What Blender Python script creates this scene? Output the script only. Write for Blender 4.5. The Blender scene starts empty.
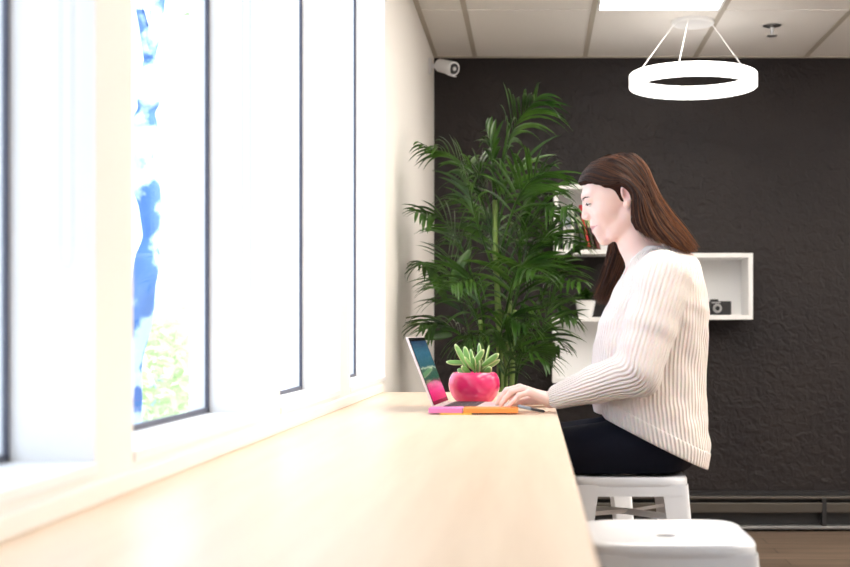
import bpy, bmesh, math, random
import numpy as np
from mathutils import Vector, Matrix
random.seed(7); rng = np.random.default_rng(7)
PI = math.pi
C = bpy.context.scene.collection
SC = bpy.context.scene

# ------------------------------------------------------------------ camera, world, light
F = 1250.0; EYE = 1.09; VX, VY = 535.0, 332.0     # focal length in px of the 850 px frame, vanishing point
cd = bpy.data.cameras.new('camera'); cam = bpy.data.objects.new('camera', cd); C.objects.link(cam)
cam.location = (0, 0, EYE); cam.rotation_euler = (PI/2, 0, 0)
cd.sensor_width = 36; cd.lens = F/850*36
cd.shift_x = (425-VX)/850; cd.shift_y = (VY-283.5)/850
cd.clip_start = .05
cd.dof.use_dof = True; cd.dof.focus_distance = 3.9; cd.dof.aperture_fstop = 4.0
SC.camera = cam
w = bpy.data.worlds.new('world'); SC.world = w; w.use_nodes = True
bg = w.node_tree.nodes['Background']
bg.inputs[0].default_value = (.78, .86, 1.0, 1); bg.inputs[1].default_value = 2.8
sd = bpy.data.lights.new('sun', 'SUN'); sun = bpy.data.objects.new('sun', sd); C.objects.link(sun)
sd.energy = 6; sd.angle = .05; sd.color = (1, .96, .9)
sun.rotation_euler = (math.radians(40), 0, math.radians(75))   # high sun on the far side of the building
PANEL_E = 8.8; RING_E = 3.0
vs = SC.view_settings
vs.view_transform = 'Standard'; vs.look = 'None'; vs.gamma = 1; vs.use_curve_mapping = False
vs.exposure = 0.07

# ------------------------------------------------------------------ helpers
def W(px, py, y): return Vector(((px-VX)*y/F, y, EYE-(py-VY)*y/F))

def nmat(name): 
    m = bpy.data.materials.new(name); m.use_nodes = True
    nt = m.node_tree; p = nt.nodes['Principled BSDF']
    return m, nt, p
def mat(name, col, rough=.5, metal=0, coat=0, noise=0, nscale=20, bump=0, bscale=60, sub=0, spec=.5, emit=None, es=0):
    m, nt, p = nmat(name)
    p.inputs['Base Color'].default_value = (*col, 1); p.inputs['Roughness'].default_value = rough
    p.inputs['Metallic'].default_value = metal; p.inputs['Coat Weight'].default_value = coat
    p.inputs['Specular IOR Level'].default_value = spec
    if sub: 
        p.inputs['Subsurface Weight'].default_value = sub; p.inputs['Subsurface Radius'].default_value = (.02, .008, .005); p.inputs['Subsurface Scale'].default_value = .5
    if emit: p.inputs['Emission Color'].default_value = (*emit, 1); p.inputs['Emission Strength'].default_value = es
    tc = nt.nodes.new('ShaderNodeTexCoord')
    if noise:
        n = nt.nodes.new('ShaderNodeTexNoise'); n.inputs['Scale'].default_value = nscale; n.inputs['Detail'].default_value = 4
        nt.links.new(tc.outputs['Object'], n.inputs['Vector'])
        r = nt.nodes.new('ShaderNodeValToRGB')
        r.color_ramp.elements[0].position = .3; r.color_ramp.elements[1].position = .7
        r.color_ramp.elements[0].color = (*[c*(1-noise) for c in col], 1)
        r.color_ramp.elements[1].color = (*[min(1, c*(1+noise)) for c in col], 1)
        nt.links.new(n.outputs['Fac'], r.inputs['Fac']); nt.links.new(r.outputs['Color'], p.inputs['Base Color'])
    if bump:
        n = nt.nodes.new('ShaderNodeTexNoise'); n.inputs['Scale'].default_value = bscale; n.inputs['Detail'].default_value = 5
        nt.links.new(tc.outputs['Object'], n.inputs['Vector'])
        b = nt.nodes.new('ShaderNodeBump'); b.inputs['Strength'].default_value = bump; b.inputs['Distance'].default_value = .01
        nt.links.new(n.outputs['Fac'], b.inputs['Height']); nt.links.new(b.outputs['Normal'], p.inputs['Normal'])
    return m

def obj(name, bm, m=None, parent=None, smooth=False, kind=None):
    me = bpy.data.meshes.new(name)
    if isinstance(bm, bmesh.types.BMesh):
        bmesh.ops.recalc_face_normals(bm, faces=bm.faces[:]); bm.to_mesh(me); bm.free()
    else: me.from_pydata(bm[0], [], bm[1])
    o = bpy.data.objects.new(name, me); C.objects.link(o)
    if m: 
        for k in (m if isinstance(m, (list, tuple)) else [m]): me.materials.append(k)
    if smooth is True:
        for f in me.polygons: f.use_smooth = True
    elif smooth:
        me.shade_smooth() if hasattr(me, 'shade_smooth') else None
        me.set_sharp_from_angle(angle=math.radians(smooth))
    if parent is not None:
        o.parent = parent; o.matrix_parent_inverse = Matrix.Translation(-parent.location) if parent.type == 'EMPTY' else Matrix()
    if kind: o['kind'] = kind
    return o
# meshes are written in world metres; a thing's Empty sits at its base without rotation
def thing(name, label, cat, loc=(0, 0, 0), group=None):
    o = bpy.data.objects.new(name, None); C.objects.link(o); o.location = loc
    o.empty_display_size = .1
    o['label'] = label; o['category'] = cat
    if group: o['group'] = group
    return o
def tag(o, label, cat, group=None, kind=None):
    o['label'] = label; o['category'] = cat
    if group: o['group'] = group
    if kind: o['kind'] = kind
    return o

def box(bm, x0, x1, y0, y1, z0, z1, bev=0):
    v = [bm.verts.new((x, y, z)) for x in (x0, x1) for y in (y0, y1) for z in (z0, z1)]
    fs = [bm.faces.new([v[i] for i in q]) for q in ((0,1,3,2),(4,6,7,5),(0,4,5,1),(2,3,7,6),(0,2,6,4),(1,5,7,3))]
    if bev:
        es = list({e for f in fs for e in f.edges})
        bmesh.ops.bevel(bm, geom=es, offset=bev, segments=2, profile=.5, affect='EDGES')
    return v
def frames(pts):
    out = []; t0 = (pts[1]-pts[0]).normalized()
    n = t0.orthogonal().normalized()
    for i, p in enumerate(pts):
        a = pts[max(0, i-1)]; b = pts[min(len(pts)-1, i+1)]
        t = (b-a).normalized(); n = (n - t*n.dot(t)).normalized(); out.append((p, t, n, t.cross(n)))
    return out
def tube(bm, pts, r, seg=8, caps=True, flat=1.0):
    pts = [Vector(p) for p in pts]; rr = r if isinstance(r, (list, tuple)) else [r]*len(pts)
    rings = []
    for (p, t, n, b), q in zip(frames(pts), rr):
        rings.append([bm.verts.new(p + (n*math.cos(2*PI*k/seg) + b*math.sin(2*PI*k/seg)*flat)*q) for k in range(seg)])
    for a, b in zip(rings, rings[1:]):
        for k in range(seg): bm.faces.new((a[k], a[(k+1) % seg], b[(k+1) % seg], b[k]))
    if caps and seg > 2: bm.faces.new(rings[0][::-1]); bm.faces.new(rings[-1])
def lathe(bm, prof, c=(0, 0, 0), seg=48):
    rings = [[bm.verts.new((c[0]+r*math.cos(2*PI*k/seg), c[1]+r*math.sin(2*PI*k/seg), c[2]+z)) for k in range(seg)] for r, z in prof]
    for a, b in zip(rings, rings[1:]):
        for k in range(seg): bm.faces.new((a[k], a[(k+1) % seg], b[(k+1) % seg], b[k]))
    return rings
def catmull(P, n):
    P = [Vector(p) for p in P]; Q = [P[0]*2-P[1]] + P + [P[-1]*2-P[-2]]; out = []
    m = len(P)-1
    for i in range(n):
        u = i/(n-1)*m; k = min(int(u), m-1); t = u-k
        a, b, c, d = Q[k:k+4]
        out.append(.5*((2*b)+(c-a)*t+(2*a-5*b+4*c-d)*t*t+(3*b-a-3*c+d)*t**3))
    return out
def xf(bm, M): bmesh.ops.transform(bm, matrix=M, verts=bm.verts[:])

# ---- smooth-union distance fields, meshed with surface nets
class Field:
    def __init__(s, lo, hi, h):
        s.lo = np.array(lo, dtype=np.float32); s.h = h
        s.n = np.ceil((np.array(hi)-np.array(lo))/h).astype(int)+1
        s.F = np.full(s.n, .1, dtype=np.float32)
    def _sub(s, lo, hi):
        a = np.clip(np.floor((np.array(lo)-s.lo)/s.h).astype(int), 0, s.n); b = np.clip(np.ceil((np.array(hi)-s.lo)/s.h).astype(int)+1, 0, s.n)
        ax = [s.lo[i]+s.h*np.arange(a[i], b[i], dtype=np.float32) for i in range(3)]
        return tuple(slice(a[i], b[i]) for i in range(3)), np.meshgrid(*ax, indexing='ij', sparse=True)
    def comb(s, sl, d, k, op):
        A = s.F[sl]
        if d.size == 0: return
        if op == 'add':
            h = np.clip(.5+.5*(A-d)/k, 0, 1); s.F[sl] = A*(1-h)+d*h-k*h*(1-h)
        elif op == 'sub':
            h = np.clip(.5-.5*(A+d)/k, 0, 1); s.F[sl] = A*(1-h)-d*h+k*h*(1-h)
    def cap(s, a, b, ra, rb=None, k=.01, op='add'):
        rb = ra if rb is None else rb
        a = np.array(a, dtype=np.float32); b = np.array(b, dtype=np.float32); m = max(ra, rb)+k*1.5+.012
        sl, (X, Y, Z) = s._sub(np.minimum(a, b)-m, np.maximum(a, b)+m)
        d = b-a; L = float(d@d)+1e-12
        t = np.clip(((X-a[0])*d[0]+(Y-a[1])*d[1]+(Z-a[2])*d[2])/L, 0, 1)
        s.comb(sl, np.sqrt((X-a[0]-t*d[0])**2+(Y-a[1]-t*d[1])**2+(Z-a[2]-t*d[2])**2)-(ra+t*(rb-ra)), k, op)
    def chain(s, pts, rr, k=.01):
        for i in range(len(pts)-1): s.cap(pts[i], pts[i+1], rr[i], rr[i+1], k)
    def ell(s, c, r, R=None, k=.01, op='add'):
        R = np.eye(3) if R is None else R      # rows = local axes
        m = max(r)+k*1.5+.012; c = np.array(c)
        sl, (X, Y, Z) = s._sub(c-m, c+m)
        q = [((X-c[0])*R[i][0]+(Y-c[1])*R[i][1]+(Z-c[2])*R[i][2]) for i in range(3)]
        k0 = np.sqrt(sum((q[i]/r[i])**2 for i in range(3))); k1 = np.sqrt(sum((q[i]/r[i]**2)**2 for i in range(3)))+1e-9
        s.comb(sl, (k0*(k0-1)/k1).astype(np.float32), k, op)
    def stack(s, rows, k=.01, yc=0, grow=0, op='add'):
        # rows: (z, x0, x1, halfwidth) sorted by z ; superelliptic sections
        rows = sorted(rows); z = np.array([r[0] for r in rows])
        lo = (min(r[1] for r in rows)-.06, yc-max(r[3] for r in rows)-.06, z[0]-.06); hi = (max(r[2] for r in rows)+.06, yc+max(r[3] for r in rows)+.06, z[-1]+.06)
        sl, (X, Y, Z) = s._sub(lo, hi)
        zz = Z.ravel(); x0 = np.interp(zz, z, [r[1] for r in rows]); x1 = np.interp(zz, z, [r[2] for r in rows]); b = np.interp(zz, z, [r[3] for r in rows])
        for _ in range(2):
            kk = np.ones(9)/9; sm = lambda v: np.convolve(np.pad(v, 4, mode='edge'), kk, 'valid')
            x0, x1, b = sm(x0), sm(x1), sm(b)
        a = (x1-x0)/2+grow; cx = (x0+x1)/2; b = b+grow
        a, cx, b = [v.astype(np.float32)[None, None, :] for v in (a, cx, b)]
        e = 2.3
        d = ((np.abs((X-cx)/a)**e+np.abs((Y-yc)/b)**e)**(1/e)-1)*np.minimum(a, b)*.95
        d = np.maximum(d, np.maximum(z[0]-grow-Z, Z-z[-1]-grow)).astype(np.float32)
        s.comb(sl, d, k, op)
    def cut(s, p, n):      # keep the side the normal points away from
        n = np.array(n)/np.linalg.norm(n)
        sl, (X, Y, Z) = s._sub(s.lo, s.lo+s.n*s.h)
        s.F = np.maximum(s.F, ((X-p[0])*n[0]+(Y-p[1])*n[1]+(Z-p[2])*n[2]).astype(np.float32))
    def mesh(s):
        Fd = s.F; ins = Fd < 0
        n0, n1, n2 = Fd.shape
        c = np.zeros((n0-1, n1-1, n2-1), dtype=np.int8)
        for i in (0, 1):
            for j in (0, 1):
                for k in (0, 1): c += ins[i:n0-1+i, j:n1-1+j, k:n2-1+k]
        act = (c > 0) & (c < 8); idx = np.argwhere(act)
        lut = np.full(act.shape, -1, dtype=np.int32); lut[act] = np.arange(len(idx))
        acc = np.zeros((len(idx), 3)); cnt = np.zeros(len(idx))
        cor = [(i, j, k) for i in (0, 1) for j in (0, 1) for k in (0, 1)]
        for a in cor:
            for ax in range(3):
                if a[ax]: continue
                b = list(a); b[ax] = 1
                va = Fd[idx[:, 0]+a[0], idx[:, 1]+a[1], idx[:, 2]+a[2]]; vb = Fd[idx[:, 0]+b[0], idx[:, 1]+b[1], idx[:, 2]+b[2]]
                m = (va < 0) != (vb < 0); t = np.where(m, va/(va-vb+1e-20), 0)
                p = np.array(a, dtype=float)[None]+np.zeros((len(idx), 3)); p[:, ax] += t
                acc += p*m[:, None]; cnt += m
        V = (idx+acc/cnt[:, None])*s.h+s.lo
        faces = []
        for ax in range(3):
            o1, o2 = [(1, 2), (2, 0), (0, 1)][ax]
            sa = [slice(None)]*3; sb = [slice(None)]*3; sa[ax] = slice(0, -1); sb[ax] = slice(1, None)
            A = ins[tuple(sa)]; B = ins[tuple(sb)]
            e = np.argwhere(A != B); sgn = A[e[:, 0], e[:, 1], e[:, 2]]
            ok = (e[:, o1] > 0) & (e[:, o2] > 0) & (e[:, o1] < Fd.shape[o1]-1) & (e[:, o2] < Fd.shape[o2]-1); e = e[ok]; sgn = sgn[ok]
            def L(d1, d2):
                q = e.copy(); q[:, o1] -= d1; q[:, o2] -= d2; return lut[q[:, 0], q[:, 1], q[:, 2]]
            f = np.stack([L(1, 1), L(0, 1), L(0, 0), L(1, 0)], 1); f[~sgn] = f[~sgn][:, ::-1]; faces.append(f)
        return V, np.concatenate(faces)
def npobj(name, V, Fc, m, parent, attrs=None, smoothit=2):
    # light Laplacian smoothing on the quad net
    E = np.concatenate([Fc[:, [0, 1]], Fc[:, [1, 2]], Fc[:, [2, 3]], Fc[:, [3, 0]]])
    for _ in range(smoothit):
        S = np.zeros_like(V); cn = np.zeros(len(V))
        for i in range(3):
            S[:, i] = np.bincount(E[:, 0], V[E[:, 1], i], len(V))+np.bincount(E[:, 1], V[E[:, 0], i], len(V))
        cn = np.bincount(E[:, 0], minlength=len(V))+np.bincount(E[:, 1], minlength=len(V))
        V = V*.5+.5*S/np.maximum(cn, 1)[:, None]
    me = bpy.data.meshes.new(name); me.vertices.add(len(V)); me.vertices.foreach_set('co', V.astype(np.float32).ravel())
    me.loops.add(len(Fc)*4); me.loops.foreach_set('vertex_index', Fc.astype(np.int32).ravel())
    me.polygons.add(len(Fc)); me.polygons.foreach_set('loop_start', np.arange(0, len(Fc)*4, 4, dtype=np.int32))
    me.update(calc_edges=True); me.validate()
    me.polygons.foreach_set('use_smooth', np.ones(len(me.polygons), dtype=bool))
    for k, v in (attrs or {}).items():
        a = me.attributes.new(k, 'FLOAT', 'POINT'); a.data.foreach_set('value', v(V).astype(np.float32))
    for q in (m if isinstance(m, list) else [m]): me.materials.append(q)
    o = bpy.data.objects.new(name, me); C.objects.link(o)
    if parent is not None:
        o.parent = parent
        if parent.type == 'EMPTY': o.matrix_parent_inverse = Matrix.Translation(-parent.location)
    return o

# ------------------------------------------------------------------ materials
M = {}
M['wall'] = mat('wall paint', (.92, .89, .85), .6, bump=.03, bscale=90)
M['white'] = mat('white paint', (.91, .91, .91), .45)
M['dark_wall'] = None
def dark_wall():
    m, nt, p = nmat('charcoal textured wall')
    tc = nt.nodes.new('ShaderNodeTexCoord')
    n = nt.nodes.new('ShaderNodeTexNoise'); n.inputs['Scale'].default_value = 26; n.inputs['Detail'].default_value = 6; n.inputs['Distortion'].default_value = .8
    n2 = nt.nodes.new('ShaderNodeTexNoise'); n2.inputs['Scale'].default_value = 2.2; n2.inputs['Detail'].default_value = 3
    r = nt.nodes.new('ShaderNodeValToRGB'); r.color_ramp.elements[0].color = (.010, .008, .011, 1); r.color_ramp.elements[1].color = (.027, .020, .018, 1)
    b = nt.nodes.new('ShaderNodeBump'); b.inputs['Strength'].default_value = .9; b.inputs['Distance'].default_value = .012
    for k in (n, n2): nt.links.new(tc.outputs['Object'], k.inputs['Vector'])
    nt.links.new(n2.outputs['Fac'], r.inputs['Fac']); nt.links.new(r.outputs['Color'], p.inputs['Base Color'])
    nt.links.new(n.outputs['Fac'], b.inputs['Height']); nt.links.new(b.outputs['Normal'], p.inputs['Normal'])
    p.inputs['Roughness'].default_value = .5; p.inputs['Specular IOR Level'].default_value = .32
    return m
M['dark_wall'] = dark_wall()
def wood(name, cols, rough, sx, sy, sz, coat=0, bump=0, planks=None):
    m, nt, p = nmat(name)
    tc = nt.nodes.new('ShaderNodeTexCoord'); mp = nt.nodes.new('ShaderNodeMapping'); mp.inputs['Scale'].default_value = (sx, sy, sz)
    n = nt.nodes.new('ShaderNodeTexNoise'); n.inputs['Scale'].default_value = 1; n.inputs['Detail'].default_value = 6; n.inputs['Roughness'].default_value = .6
    r = nt.nodes.new('ShaderNodeValToRGB'); r.color_ramp.elements[0].position = .3; r.color_ramp.elements[1].position = .7
    r.color_ramp.elements[0].color = (*cols[0], 1); r.color_ramp.elements[1].color = (*cols[1], 1)
    nt.links.new(tc.outputs['Object'], mp.inputs['Vector']); nt.links.new(mp.outputs['Vector'], n.inputs['Vector'])
    nt.links.new(n.outputs['Fac'], r.inputs['Fac']); out = r.outputs['Color']
    if planks:
        br = nt.nodes.new('ShaderNodeTexBrick'); br.inputs['Scale'].default_value = 1; br.inputs['Brick Width'].default_value = planks[0]; br.inputs['Row Height'].default_value = planks[1]
        br.inputs['Mortar Size'].default_value = .003; br.inputs['Color1'].default_value = (.75, .75, .75, 1); br.inputs['Color2'].default_value = (1.1, 1.1, 1.1, 1); br.inputs['Mortar'].default_value = (.35, .35, .35, 1)
        nt.links.new(tc.outputs['Object'], br.inputs['Vector'])
        mx = nt.nodes.new('ShaderNodeMix'); mx.data_type = 'RGBA'; mx.blend_type = 'MULTIPLY'; mx.inputs[0].default_value = 1
        nt.links.new(out, mx.inputs[6]); nt.links.new(br.outputs['Color'], mx.inputs[7]); out = mx.outputs[2]
    nt.links.new(out, p.inputs['Base Color'])
    p.inputs['Roughness'].default_value = rough; p.inputs['Coat Weight'].default_value = coat; p.inputs['Coat Roughness'].default_value = .12
    return m
M['floor'] = wood('brown plank floor', ((.13, .09, .065), (.25, .18, .13)), .5, 1.5, 25, 1, planks=(1.2, .15))
M['maple'] = wood('maple worktop', ((.76, .58, .42), (.86, .68, .51)), .34, 22, 1.2, 10, coat=0)
M['tile'] = mat('ceiling tile', (.88, .85, .81), .9, bump=.2, bscale=160, noise=.03, nscale=200)
M['grid'] = mat('ceiling grid', (.52, .47, .40), .6)
M['gasket'] = mat('dark window gasket', (.07, .07, .10), .4)
M['white_metal'] = mat('white powder coated steel', (.86, .87, .90), .28, coat=.3)
M['black_metal'] = mat('black metal', (.02, .02, .022), .4)
M['panel'] = mat('light panel', (.9, .9, .9), .5, emit=(1, .93, .84), es=PANEL_E)
M['ring'] = mat('lamp diffuser', (.95, .95, .95), .5, emit=(1, .96, .92), es=RING_E)
M['chrome'] = mat('brushed metal', (.6, .6, .6), .3, metal=1)
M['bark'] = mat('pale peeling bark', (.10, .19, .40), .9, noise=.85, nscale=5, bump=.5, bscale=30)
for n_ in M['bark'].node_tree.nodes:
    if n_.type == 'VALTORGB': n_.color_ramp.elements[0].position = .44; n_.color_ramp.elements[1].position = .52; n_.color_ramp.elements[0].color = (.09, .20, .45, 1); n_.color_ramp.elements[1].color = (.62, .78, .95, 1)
M['pave'] = mat('pale paving', (.75, .74, .72), .9, noise=.1, nscale=3)
def glass_mat():
    m = bpy.data.materials.new('window glass'); m.use_nodes = True; nt = m.node_tree; nt.nodes.clear()
    o = nt.nodes.new('ShaderNodeOutputMaterial'); mx = nt.nodes.new('ShaderNodeMixShader'); t = nt.nodes.new('ShaderNodeBsdfTransparent'); g = nt.nodes.new('ShaderNodeBsdfGlossy')
    t.inputs[0].default_value = (.93, .97, 1, 1); g.inputs['Roughness'].default_value = .02; mx.inputs[0].default_value = .06
    nt.links.new(t.outputs[0], mx.inputs[1]); nt.links.new(g.outputs[0], mx.inputs[2]); nt.links.new(mx.outputs[0], o.inputs[0]); return m
M['glass'] = glass_mat()

# ------------------------------------------------------------------ room shell
WX = -.556; GX = -.664; OX = -.705; BY = 6.887; RX = 4.6; FY = -3.2; CZ = 2.605
def plane_box(name, dims, m, **k):
    bm = bmesh.new(); box(bm, *dims); return obj(name, bm, m, kind='structure', **k)
plane_box('floor', (OX, RX+.1, FY-.1, BY+.12, -.12, 0), M['floor'])
plane_box('ceiling', (OX, RX+.1, FY-.1, BY+.12, CZ, CZ+.12), M['tile'])
plane_box('wall_back', (OX, RX+.1, BY, BY+.12, 0, CZ), M['dark_wall'])
plane_box('wall_right', (RX, RX+.1, FY, BY, 0, CZ), M['wall'])
plane_box('wall_front', (OX, RX+.1, FY-.1, FY, 0, CZ), M['wall'])
opens = [(-2.35, -1.5), (-1.33, -.46), (-.29, .56), (.74, 1.58), (1.729, 2.548), (2.725, 3.566), (3.757, 4.633)]
SZ, TZ = .912, 2.5
bm = bmesh.new()
box(bm, OX, WX, FY, BY, 0, SZ); box(bm, OX, WX, FY, BY, TZ, CZ)
edges = [FY]+[v for o in opens for v in o]+[BY]
for a, b in zip(edges[::2], edges[1::2]): box(bm, OX, WX, a, b, SZ, TZ)
obj('wall_left', bm, M['wall'], kind='structure')
bm = bmesh.new(); box(bm, WX, WX+.012, 0, 4.5, .874, .902, .003); obj('trim_1', bm, M['wall'], kind='structure')
# perimeter angle and T-bar grid of the suspended ceiling
bm = bmesh.new(); box(bm, WX, WX+.022, FY, BY, CZ-.006, CZ); box(bm, WX, RX, BY-.022, BY, CZ-.006, CZ); obj('trim_2', bm, M['grid'], kind='structure')
bm = bmesh.new()
gx = [-.3306+.606*i for i in range(0, 9)]; gy = [5.88-.606*2*i for i in range(0, 8)]
for x in gx: box(bm, x-.012, x+.012, FY, BY, CZ-.005, CZ)
gt = bmesh.new()
for y in gy: box(gt, WX, RX, y-.012, y+.012, CZ-.0045, CZ)
obj('trim_3', bm, M['grid'], kind='structure')
obj('trim_4', gt, M['tile'], kind='structure')
# windows
for i, (a, b) in enumerate(opens):
    root = bpy.data.objects.new('window_%d' % (i+1), None); C.objects.link(root); root.location = (GX, (a+b)/2, SZ); root['kind'] = 'structure'
    bm = bmesh.new(); x0, x1, t = GX-.007, GX-.0, .007
    z0, z1 = SZ+.014, TZ
    for q in ((a, a+t, z0, z1), (b-t, b, z0, z1), (a, b, z0, z0+t+.003), (a, b, z1-t, z1)): box(bm, x0, x1, *q)
    obj('window_frame', bm, M['gasket'], root)
    bm = bmesh.new(); box(bm, GX-.006, GX-.002, a, b, z0, z1); obj('pane', bm, M['glass'], root)
    bm = bmesh.new(); box(bm, OX, WX+.004, a, b, SZ-.002, SZ+.014, .002); obj('window_sill', bm, M['white'], root)

# roller blinds, rolled up above the view, with their bead chains
bead_m = mat('grey blue plastic bead chain', (.62, .66, .74), .4)
blabel = ['bead chain blind of the window nearest the camera, hanging lowest left', 'bead chain blind of the window with the tree behind it', 'bead chain blind at the third window, between two narrow panes', 'bead chain blind of the farthest window, beside the solid white wall']
for i, (a, b) in enumerate(opens[3:]):
    zb = [1.17, 1.126, 1.138, 1.09][i]
    root = thing('roller_blind', blabel[i], 'blind', (-.6, b-.02, 2.4), 'roller blinds with bead chains')
    bm = bmesh.new(); tube(bm, [(-.61, a+.02, 2.45), (-.61, b-.045, 2.45)], .025, 20); obj('roller', bm, M['white'], root, smooth=40)
    bm = bmesh.new(); box(bm, -.64, -.575, b-.04, b-.002, 2.40, 2.4995, .004); obj('bracket', bm, M['white'], root)
    bm = bmesh.new(); y = b-.025; xc, hw = -.5825, .0075
    path = [(xc-hw, y, 2.45)] + [(xc-hw, y, zb+.03)] + [(xc-hw*math.cos(t), y, zb+.02-.02*math.sin(t)) for t in np.linspace(0, PI, 9)] + [(xc+hw, y, zb+.03), (xc+hw, y, 2.45)]
    tube(bm, path, .0006, 5)
    for k in range(int((2.4-zb)/.008)):
        for sx in (-1, 1):
            bmesh.ops.create_icosphere(bm, subdivisions=1, radius=.0016, matrix=Matrix.Translation((xc+sx*hw, y, zb+.03+k*.008)))
    obj('bead_chain', bm, bead_m, root, smooth=True)

# light panels in the ceiling
spots = []
k = 0
for (ix, iy) in ((1, 0), (5, 0), (3, 2), (7, 2), (1, 4), (5, 4), (3, 6), (7, 6), (1, 2), (5, 2), (3, 4), (7, 4)):
    x0 = gx[ix]+.014; x1 = gx[ix+1]-.014; y1 = 5.88-.606*iy-.014; y0 = y1-1.18
    r = thing('ceiling_light', 'recessed rectangular light panel in the tiled ceiling above the ring pendant' if k == 0 else 'recessed rectangular light panel farther along the tiled ceiling', 'ceiling light', (x0, y0, CZ-.004), 'recessed ceiling light panels')
    if k == 0:
        del r['group']
    bm = bmesh.new()
    for q in ((x0, x0+.012, y0, y1), (x1-.012, x1, y0, y1), (x0, x1, y0, y0+.012), (x0, x1, y1-.012, y1)): box(bm, *q, CZ-.008, CZ-.0005)
    obj('frame', bm, M['white'], r)
    bm = bmesh.new(); box(bm, x0+.012, x1-.012, y0+.012, y1-.012, CZ-.004, CZ-.001); obj('diffuser', bm, M['panel'], r)
    k += 1

# ------------------------------------------------------------------ baseboard heater on the back wall
r = thing('baseboard_heater', 'long black and brown metal baseboard heater at the foot of the dark wall', 'heater', (2, BY-.04, 0))
hm = mat('dark bronze metal', (.10, .088, .075), .35, metal=.4)
bm = bmesh.new(); box(bm, -.5, RX-.02, BY-.02, BY-.001, .0, .215); obj('back_plate', bm, M['black_metal'], r)
bm = bmesh.new(); box(bm, -.5, RX-.02, BY-.07, BY-.02, .178, .192, .004); obj('top_rail', bm, hm, r)
bm = bmesh.new(); box(bm, -.5, RX-.02, BY-.075, BY-.055, .105, .158, .004); obj('front_panel', bm, hm, r)
bm = bmesh.new(); box(bm, -.5, RX-.02, BY-.08, BY-.02, .015, .032, .004); obj('bottom_rail', bm, mat('grey metal strip', (.25, .25, .25), .3, metal=.5), r)
bm = bmesh.new()
box(bm, 1.565, 1.59, BY-.078, BY-.02, .03, .185, .002)
obj('joint_clip', bm, M['black_metal'], r)

# ------------------------------------------------------------------ box shelves on the back wall
def shelf(name, label, px0, px1, py0, py1):
    y0 = BY-.24; a = W(px0, py1, y0); b = W(px1, py0, y0)
    r = thing(name, label, 'shelf', (a.x, BY-.001, a.z), 'white box shelves on the dark wall')
    t = .024; x0, x1, z0, z1 = a.x, b.x, a.z, b.z; yb = BY-.001
    for nm, q in (('side_panel', (x0, x0+t, y0, yb, z0, z1)), ('side_panel', (x1-t, x1, y0, yb, z0, z1)), ('top_panel', (x0+t, x1-t, y0, yb, z1-t, z1)), ('bottom_panel', (x0+t, x1-t, y0, yb, z0, z0+t)), ('back_panel', (x0+t, x1-t, yb-.008, yb, z0+t, z1-t))):
        bm = bmesh.new(); box(bm, *q, .001); obj(nm, bm, M['white'], r)
    return (x0+t, x1-t, y0, z0+t, z1)
sA = shelf('box_shelf', 'white box shelf holding books, left of the woman\'s face', 554, 652.5, 184.5, 254)
sB = shelf('box_shelf', 'white box shelf holding a black camera, right of the woman\'s back', 653.5, 753, 253, 319.5)
sC = shelf('box_shelf', 'empty white box shelf under the small plant, above the woman\'s forearm', 552.5, 652, 317, 383)

def book(x, wd, h, col, label, lean=0, dep=.14, band=None):
    r = thing('book', label, 'book', (x, sA[2]+.07, sA[3]), 'books on the white box shelf')
    bm = bmesh.new(); y0 = sA[2]+.05
    box(bm, 0, wd, 0, .004, 0, h); box(bm, 0, .003, 0, dep, 0, h); box(bm, wd-.003, wd, 0, dep, 0, h)
    Mx = Matrix.Translation((x, y0, sA[3]+.0005)) @ Matrix.Rotation(lean, 4, 'Y')
    xf(bm, Mx); obj('cover', bm, mat('book cover', col, .5), r)
    bm = bmesh.new(); box(bm, .003, wd-.003, .004, dep-.004, .003, h-.003); xf(bm, Mx); obj('pages', bm, mat('paper', (.8, .77, .7), .8), r)
    if band:
        bm = bmesh.new(); box(bm, .001, wd-.001, -.0008, 0, h*.55, h*.8); xf(bm, Mx); obj('spine_label', bm, mat('spine label', band, .5), r)
x = sA[0]+.012
bs = [(.012, .21, (.03, .03, .04), 'dark thin book standing first from the left in the shelf', None),
      (.020, .23, (.80, .80, .78), 'white book standing second from the left in the shelf', (.5, .55, .6)),
      (.018, .22, (.78, .80, .80), 'white book with darker grey title band, third from the left', (.3, .35, .4)),
      (.020, .205, (.85, .84, .80), 'cream white book, fourth from the left in the shelf', None)]
for wd, h, c, lb, bd in bs: book(x, wd, h, c, lb, band=bd); x += wd+.0015
x += .022
for wd, h, c, lb, ln, bd in [(.024, .225, (.03, .028, .03), 'black book leaning left, beside the white books', -.2, (.4, .36, .3)),
                             (.017, .245, (.60, .03, .04), 'bright red book leaning left between two black books', -.2, None),
                             (.020, .225, (.05, .02, .02), 'dark brown leaning book right of the red one', -.2, (.6, .5, .3)),
                             (.022, .215, (.13, .03, .025), 'dull maroon leaning book behind the woman\'s face', -.2, None)]:
    book(x+.02, wd, h, c, lb, lean=ln, band=bd); x += wd+.005

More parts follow.
